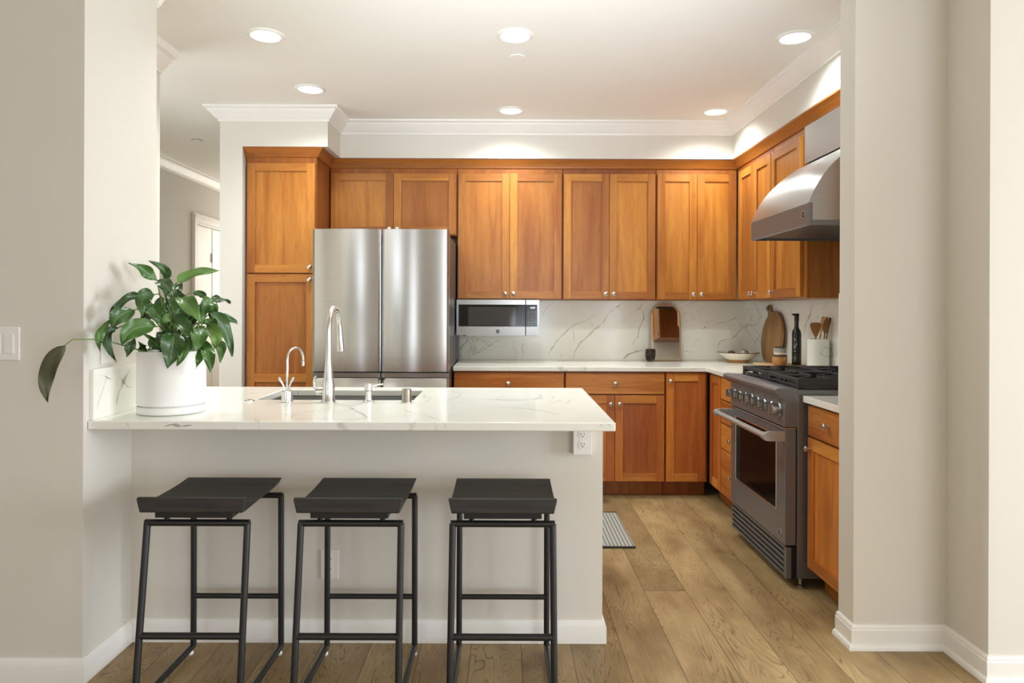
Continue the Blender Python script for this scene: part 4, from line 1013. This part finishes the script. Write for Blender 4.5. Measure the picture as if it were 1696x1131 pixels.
# tray with jar and bottle
tr = MB().box(1.700, 1.985, 4.44, 4.76, 0.938, 0.952)
t_ = thing('serving_riser', 'low pale wooden riser tray behind the range', 'tray', (1.84, 4.6, CT+0.001))
obj('tray_top', tr, PALEW, t_, bevel=0.003)
obj('foot', MB().box(1.715, 1.735, 4.46, 4.74, CT+0.001, 0.938), PALEW, t_); obj('foot', MB().box(1.950, 1.970, 4.46, 4.74, CT+0.001, 0.938), PALEW, t_)
jx, jy, jz = 1.795, 4.53, 0.953
o = obj('stoneware_cup', MB().lathe([(0.0001, jz, 0), (0.036, jz, 0), (0.044, jz+0.010, 0), (0.047, jz+0.035, 0), (0.046, jz+0.056, 1), (0.046, jz+0.066, 1), (0.041, jz+0.066, 1), (0.040, jz+0.030, 0), (0.0001, jz+0.020, 0)], (jx, jy, 0), 32), [HONEY, BROWNG], smooth=40)
tag(o, 'honey brown stoneware cup, lower one of the two stacked on the riser', 'cup', 'stacked stoneware cups')
j2 = jz+0.0665
o = obj('stoneware_cup', MB().lathe([(0.0001, j2, 0), (0.034, j2, 0), (0.037, j2+0.004, 0), (0.038, j2+0.016, 1), (0.039, j2+0.046, 2), (0.039, j2+0.053, 2), (0.035, j2+0.053, 2), (0.034, j2+0.010, 0), (0.0001, j2+0.008, 0)], (jx, jy, 0), 32), [CREAM, GREYST, BROWNG], smooth=40)
tag(o, 'cream and grey stoneware cup, upper one of the two stacked', 'cup', 'stacked stoneware cups')
qx, qy, qz = 1.918, 4.56, 0.953
bt = thing('oil_bottle', 'slim black oil bottle with white lettering standing on the riser', 'bottle', (qx, qy, qz))
bo = obj('bottle_body', MB().lathe([(0.0001, qz), (0.0285, qz), (0.0295, qz+0.004), (0.0295, qz+0.205), (0.026, qz+0.224), (0.017, qz+0.240), (0.0135, qz+0.250), (0.0135, qz+0.292)], (qx, qy, 0), 32), BOTTLE, bt, smooth=40)
obj('pourer', MB().lathe([(0.015, qz+0.292), (0.015, qz+0.326), (0.010, qz+0.334), (0.0001, qz+0.335)], (qx, qy, 0), 24).box(qx-0.030, qx+0.014, qy-0.010, qy+0.010, qz+0.327, qz+0.339), BLACK, bt, bevel=0.002)
ang = math.atan2(-qy, -qx)-0.35
def curv(u, v, w, r=0.0297): a = ang+u/r; return (qx+(r+w)*math.cos(a), qy+(r+w)*math.sin(a), qz+v)
lt = MB(); text_mb(lt, 'Tra', 0.026, lambda u, v, w: curv(v, 0.125-u, w), 0, 0.0004); text_mb(lt, 'Oliva', 0.018, lambda u, v, w: curv(v, 0.040-u, w), 0, 0.0004)
for zc, r in ((0.170, 0.006), (0.092, 0.007), (0.070, 0.004)):
    lt.add([curv(-r*0.6, zc, 0.0006), curv(0, zc-r, 0.0006), curv(r*0.6, zc, 0.0006), curv(0, zc+r, 0.0006)], [(0, 1, 2, 3)])
obj('lettering', lt, LETTER, bo)
# utensil crock
kx, ky, kz = 1.943, 4.30, CT+0.001
ck = obj('utensil_crock', MB().lathe([(0.0001, kz), (0.064, kz), (0.066, kz+0.003), (0.066, kz+0.219), (0.064, kz+0.221), (0.057, kz+0.221), (0.056, kz+0.010), (0.0001, kz+0.010)], (kx, ky, 0), 40), [MARBLE], smooth=40)
tag(ck, 'white marble crock holding the wooden utensils', 'crock')
def flat_tool(name, label, p0, p1, width, head, mat, tilt=0.0, hr=0.007, shape='spoon'):
    p0, p1 = Vector(p0), Vector(p1); ax = (p1-p0).normalized(); L = (p1-p0).length
    view = Vector((-0.42, -0.90, 0.0)); sd = ax.cross(view).normalized(); sd = (Matrix.Rotation(tilt, 3, ax) @ sd); nn = ax.cross(sd).normalized()
    mb = MB(); hb_ = p1-ax*head
    mb.tube([p0, p0+(hb_-p0)*0.5, hb_+ax*0.01], [hr, hr*0.9, hr*0.8], 10)
    n = 16; ring1, ring2 = [], []
    for i in range(n+1):
        t = i/n
        if shape == 'spoon': w = width*math.sin(PI*min(1, max(0.03, t))**0.85)
        else: w = width*(0.12+0.88*min(1, t/0.72)**0.8)*(1 if t < 0.86 else math.sqrt(max(0.05, 1-((t-0.86)/0.14)**2*0.7)))
        cup = (0.006*math.sin(PI*t) if shape == 'spoon' else 0)
        c = hb_+ax*head*t-nn*cup
        ring1.append([c-sd*w+nn*0.002+nn*cup, c+nn*0.002, c+sd*w+nn*0.002+nn*cup]); ring2.append([c-sd*w-nn*0.003+nn*cup, c-nn*0.004, c+sd*w-nn*0.003+nn*cup])
    vs = []; fs = []
    for a, b in zip(ring1, ring2): vs += a+b
    for i in range(n):
        k = i*6
        for (u, v) in ((0, 1), (1, 2), (2, 5), (5, 4), (4, 3), (3, 0)): fs.append((k+u, k+v, k+6+v, k+6+u))
    fs.append((0, 3, 4, 5, 2, 1)); e = n*6; fs.append((e, e+1, e+2, e+5, e+4, e+3))
    mb.add(vs, fs)
    return tag(obj(name, mb, mat, smooth=45), label, 'utensil', 'wooden utensils in the crock')
def UP(px, py, Y):
    a, b = unroll(px, py); return (a/1140*Y, Y, 1.314-b/1140*Y)
rim = kz+0.221; bz_ = kz+0.012
flat_tool('wooden_spatula', 'broad dark wooden spatula leaning left in the crock', (1.915, 4.265, bz_), UP(1351, 534, 4.27), 0.032, 0.092, SPOONW, 0.1, 0.006, 'spatula')
flat_tool('wooden_spoon', 'tall dark wooden spoon leaning right in the crock', (1.945, 4.285, bz_), UP(1370, 524, 4.245), 0.020, 0.110, SPOONW, 0.5, 0.005)
flat_tool('wooden_server', 'light wooden slotted server standing behind the tall spoon', (1.925, 4.335, bz_), UP(1365, 524, 4.315), 0.014, 0.110, SPOONL, -0.3, 0.005, 'spatula')
flat_tool('wooden_paddle', 'narrow wooden paddle at the outer edge of the crock', (1.957, 4.303, bz_), UP(1375, 526, 4.285), 0.009, 0.12, SPOONW, 0.9, 0.005, 'spatula')
flat_tool('short_spoon', 'short light wooden handle between the spatula and spoon', (1.932, 4.275, bz_), UP(1359, 551, 4.262), 0.008, 0.035, SPOONL, 0.0, 0.0045)

# ------------------------------------------------------------------ potted peace lily
plx, ply, prr = -1.292, 2.655, 0.122
pl = thing('potted_plant', 'leafy peace lily in a white cylinder pot on the peninsula', 'potted plant', (plx, ply, CT+0.001))
pz = CT+0.001
obj('saucer', MB().lathe([(0.0001, pz), (0.118, pz), (0.122, pz+0.003), (0.1235, pz+0.026), (0.1215, pz+0.028), (0.116, pz+0.028), (0.114, pz+0.010), (0.0001, pz+0.010)], (plx, ply, 0), 56), CERAM, pl, smooth=40)
obj('pot', MB().lathe([(0.0001, pz+0.0115), (0.112, pz+0.0115), (0.113, pz+0.030), (0.121, pz+0.034), (prr, pz+0.038), (prr, 1.149), (prr-0.002, 1.151), (prr-0.008, 1.151), (prr-0.009, 1.10), (0.0001, 1.10)], (plx, ply, 0), 56), CERAM, pl, smooth=40)
obj('soil', MB().lathe([(0.0001, 1.128), (0.06, 1.130), (prr-0.0095, 1.124), (prr-0.0095, 1.101)], (plx, ply, 0), 32), SOIL, pl, smooth=50)
leaves = MB(); stems = MB(); olive = MB()
def leaf_blade(mb, b, c, t, w, roll=0.0, fold=0.25, wave=0.011, n=16, across=6):
    b, c, t = Vector(b), Vector(c), Vector(t)
    c2 = c*2-(b+t)*0.5           # control point so that the curve passes through c
    k0 = len(mb.v); ph = random.uniform(0, 6.28)
    for i in range(n+1):
        s = i/n; p = b*(1-s)**2+c2*2*s*(1-s)+t*s*s; tg = ((c2-b)*2*(1-s)+(t-c2)*2*s).normalized()
        view = Vector((-p.x*0.4, -1.0, 0.25)); view = (Matrix.Rotation(roll, 3, tg) @ view)
        sd = tg.cross(view)
        sd = sd.normalized() if sd.length > 1e-4 else Vector((1, 0, 0)); nn = sd.cross(tg).normalized()
        wid = 0.5*w*(max(0.0, math.sin(PI*min(1, s**0.72)))**0.95)+0.0006
        for j in range(across+1):
            u = -1+2*j/across
            q = p+sd*(wid*u)+nn*(fold*wid*abs(u)**1.3*1.0 + wave*u*u*math.sin(9*s+ph+u*1.2))
            mb.v.append(q); mb.uv[k0+i*(across+1)+j] = ((u+1)/2, s)
    A = across+1
    for i in range(n):
        for j in range(across):
            mb.f.append((k0+i*A+j, k0+i*A+j+1, k0+(i+1)*A+j+1, k0+(i+1)*A+j)); mb.m.append(0)
def P6(x, y, Y): return UP(x/5.656+150, y/5.656+420, Y)
# base, middle, tip (read off the photo), width in metres, depth of base / middle / tip, roll
LV = [((625, 250), (500, 160), (360, 85), .046, 2.62, 2.58, 2.54, .2), ((700, 240), (690, 150), (540, 66), .040, 2.68, 2.66, 2.62, -.5), ((815, 265), (960, 190), (1212, 156), .044, 2.66, 2.70, 2.76, -.3),
      ((640, 250), (705, 300), (765, 385), .050, 2.58, 2.54, 2.50, .3), ((730, 380), (800, 470), (780, 590), .034, 2.62, 2.58, 2.56, .6), ((450, 392), (290, 460), (180, 612), .036, 2.50, 2.44, 2.42, .5),
      ((600, 382), (490, 430), (490, 585), .058, 2.54, 2.50, 2.48, .3), ((690, 640), (600, 540), (500, 460), .058, 2.60, 2.56, 2.55, .1), ((400, 528), (265, 590), (198, 705), .066, 2.47, 2.42, 2.41, .1),
      ((600, 685), (400, 715), (288, 868), .076, 2.54, 2.48, 2.46, .15), ((245, 705), (150, 800), (252, 1022), .036, 2.45, 2.41, 2.42, .4), ((190, 628), (90, 760), (92, 925), .030, 2.44, 2.40, 2.40, .3),
      ((400, 800), (365, 885), (335, 972), .036, 2.52, 2.50, 2.50, .2), ((782, 732), (765, 890), (725, 1072), .086, 2.54, 2.505, 2.50, .05), ((830, 790), (865, 900), (805, 1052), .050, 2.56, 2.52, 2.50, -.4),
      ((560, 880), (610, 840), (690, 770), .060, 2.56, 2.58, 2.62, .2), ((800, 600), (890, 690), (965, 785), .060, 2.58, 2.54, 2.52, 0), ((830, 405), (930, 500), (1035, 665), .064, 2.58, 2.54, 2.52, -.3),
      ((1150, 425), (1080, 500), (1040, 650), .046, 2.66, 2.62, 2.60, .3), ((1110, 440), (1220, 430), (1312, 466), .028, 2.68, 2.72, 2.74, -.5), ((960, 370), (1040, 385), (1085, 440), .030, 2.72, 2.74, 2.76, .3),
      ((1020, 680), (1020, 790), (978, 915), .066, 2.58, 2.53, 2.51, .1), ((1090, 695), (1165, 780), (1160, 895), .060, 2.60, 2.55, 2.53, -.1), ((1060, 830), (1110, 960), (1122, 1118), .050, 2.58, 2.54, 2.53, 0),
      ((1020, 850), (1025, 960), (982, 1082), .030, 2.57, 2.54, 2.53, .4), ((1110, 560), (1250, 700), (1326, 965), .062, 2.66, 2.70, 2.72, -.4), ((1225, 815), (1225, 900), (1215, 1025), .040, 2.72, 2.72, 2.72, .2),
      ((1215, 565), (1300, 610), (1385, 660), .026, 2.74, 2.76, 2.80, .3), ((845, 280), (800, 350), (890, 395), .050, 2.66, 2.62, 2.60, .4), ((700, 260), (720, 330), (690, 400), .046, 2.60, 2.56, 2.55, -.2),
      ((900, 560), (940, 620), (950, 690), .044, 2.68, 2.68, 2.66, .3), ((720, 720), (680, 790), (640, 900), .050, 2.60, 2.57, 2.56, .5), ((880, 800), (920, 850), (930, 915), .050, 2.62, 2.60, 2.58, 0),
      ((560, 600), (510, 600), (470, 660), .036, 2.66, 2.64, 2.62, 0), ((700, 900), (760, 830), (850, 760), .060, 2.66, 2.68, 2.70, 0), ((520, 920), (480, 880), (450, 830), .036, 2.60, 2.58, 2.56, .3),
      ((1180, 470), (1150, 560), (1190, 700), .045, 2.70, 2.70, 2.70, .5), ((750, 640), (720, 600), (760, 560), .040, 2.60, 2.60, 2.60, .2)]
EX = []
for i in range(20):
    a = random.uniform(0, 2*PI); rr = random.uniform(60, 300); bx6 = 770+rr*math.cos(a)*1.15; by6 = 600+rr*0.55*math.sin(a)
    dx6 = (bx6-770)*0.35; EX.append(((bx6, by6), (bx6+dx6*0.6, by6+25), (bx6+dx6, by6+random.uniform(90, 150)), random.uniform(.034, .052), 2.66+random.uniform(-.05, .07), 2.65, 2.64+random.uniform(-.04, .06), random.uniform(-1, 1)))
for (b, c, t, w, Yb, Yc, Yt, ro) in LV+EX:
    B, Cc, T = P6(*b, Yb), P6(*c, Yc), P6(*t, Yt); w *= 0.92
    leaf_blade(leaves, B, Cc, T, w, ro*0.45, fold=random.uniform(0.15, 0.5))
    B = Vector(B); T_ = Vector(T)
    a = random.uniform(0, 6.28); rr_ = random.uniform(0.005, 0.045)
    root_ = Vector((plx+rr_*math.cos(a), ply+rr_*math.sin(a), 1.120))
    out_ = (Vector(Cc)-B).normalized()
    midp = (root_+B)*0.5+Vector((0, 0, 0.05)); cpt = B-out_*0.05
    pts = [root_+(midp-root_)*0.0]
    for i in range(1, 9):
        s = i/8; pts.append(root_*(1-s)**3+midp*3*s*(1-s)**2+cpt*3*s*s*(1-s)+B*s**3)
    stems.tube(pts, [0.0032-0.0012*i/8 for i in range(9)], 7)
# the long dull leaf hanging past the pillar
lp = [UP(790/3.326, 605/3.326+400, 2.56), UP(640/3.326, 560/3.326+400, 2.46), UP(520/3.326, 537/3.326+400, 2.37), UP(400/3.326, 539/3.326+400, 2.30), UP(355/3.326, 573/3.326+400, 2.28)]
root_ = Vector((plx-0.02, ply-0.03, 1.12)); stems.tube([root_]+[Vector(p) for p in lp], [0.003, 0.003, 0.0026, 0.0024, 0.0022, 0.002], 7)
leaf_blade(olive, lp[-1], UP(78.5, 617, 2.27), UP(79.5, 667, 2.28), 0.052, 0.1, fold=0.2)
obj('stems', stems, STEM, pl, smooth=60)
for nm, mb_, mt in (('foliage', leaves, LEAF), ('withered_leaf', olive, LEAFO)):
    o = obj(nm, mb_, mt, pl, smooth=60, recalc=False)
    if nm == 'withered_leaf': o['label'] = 'long dull olive leaf hanging past the pillar'
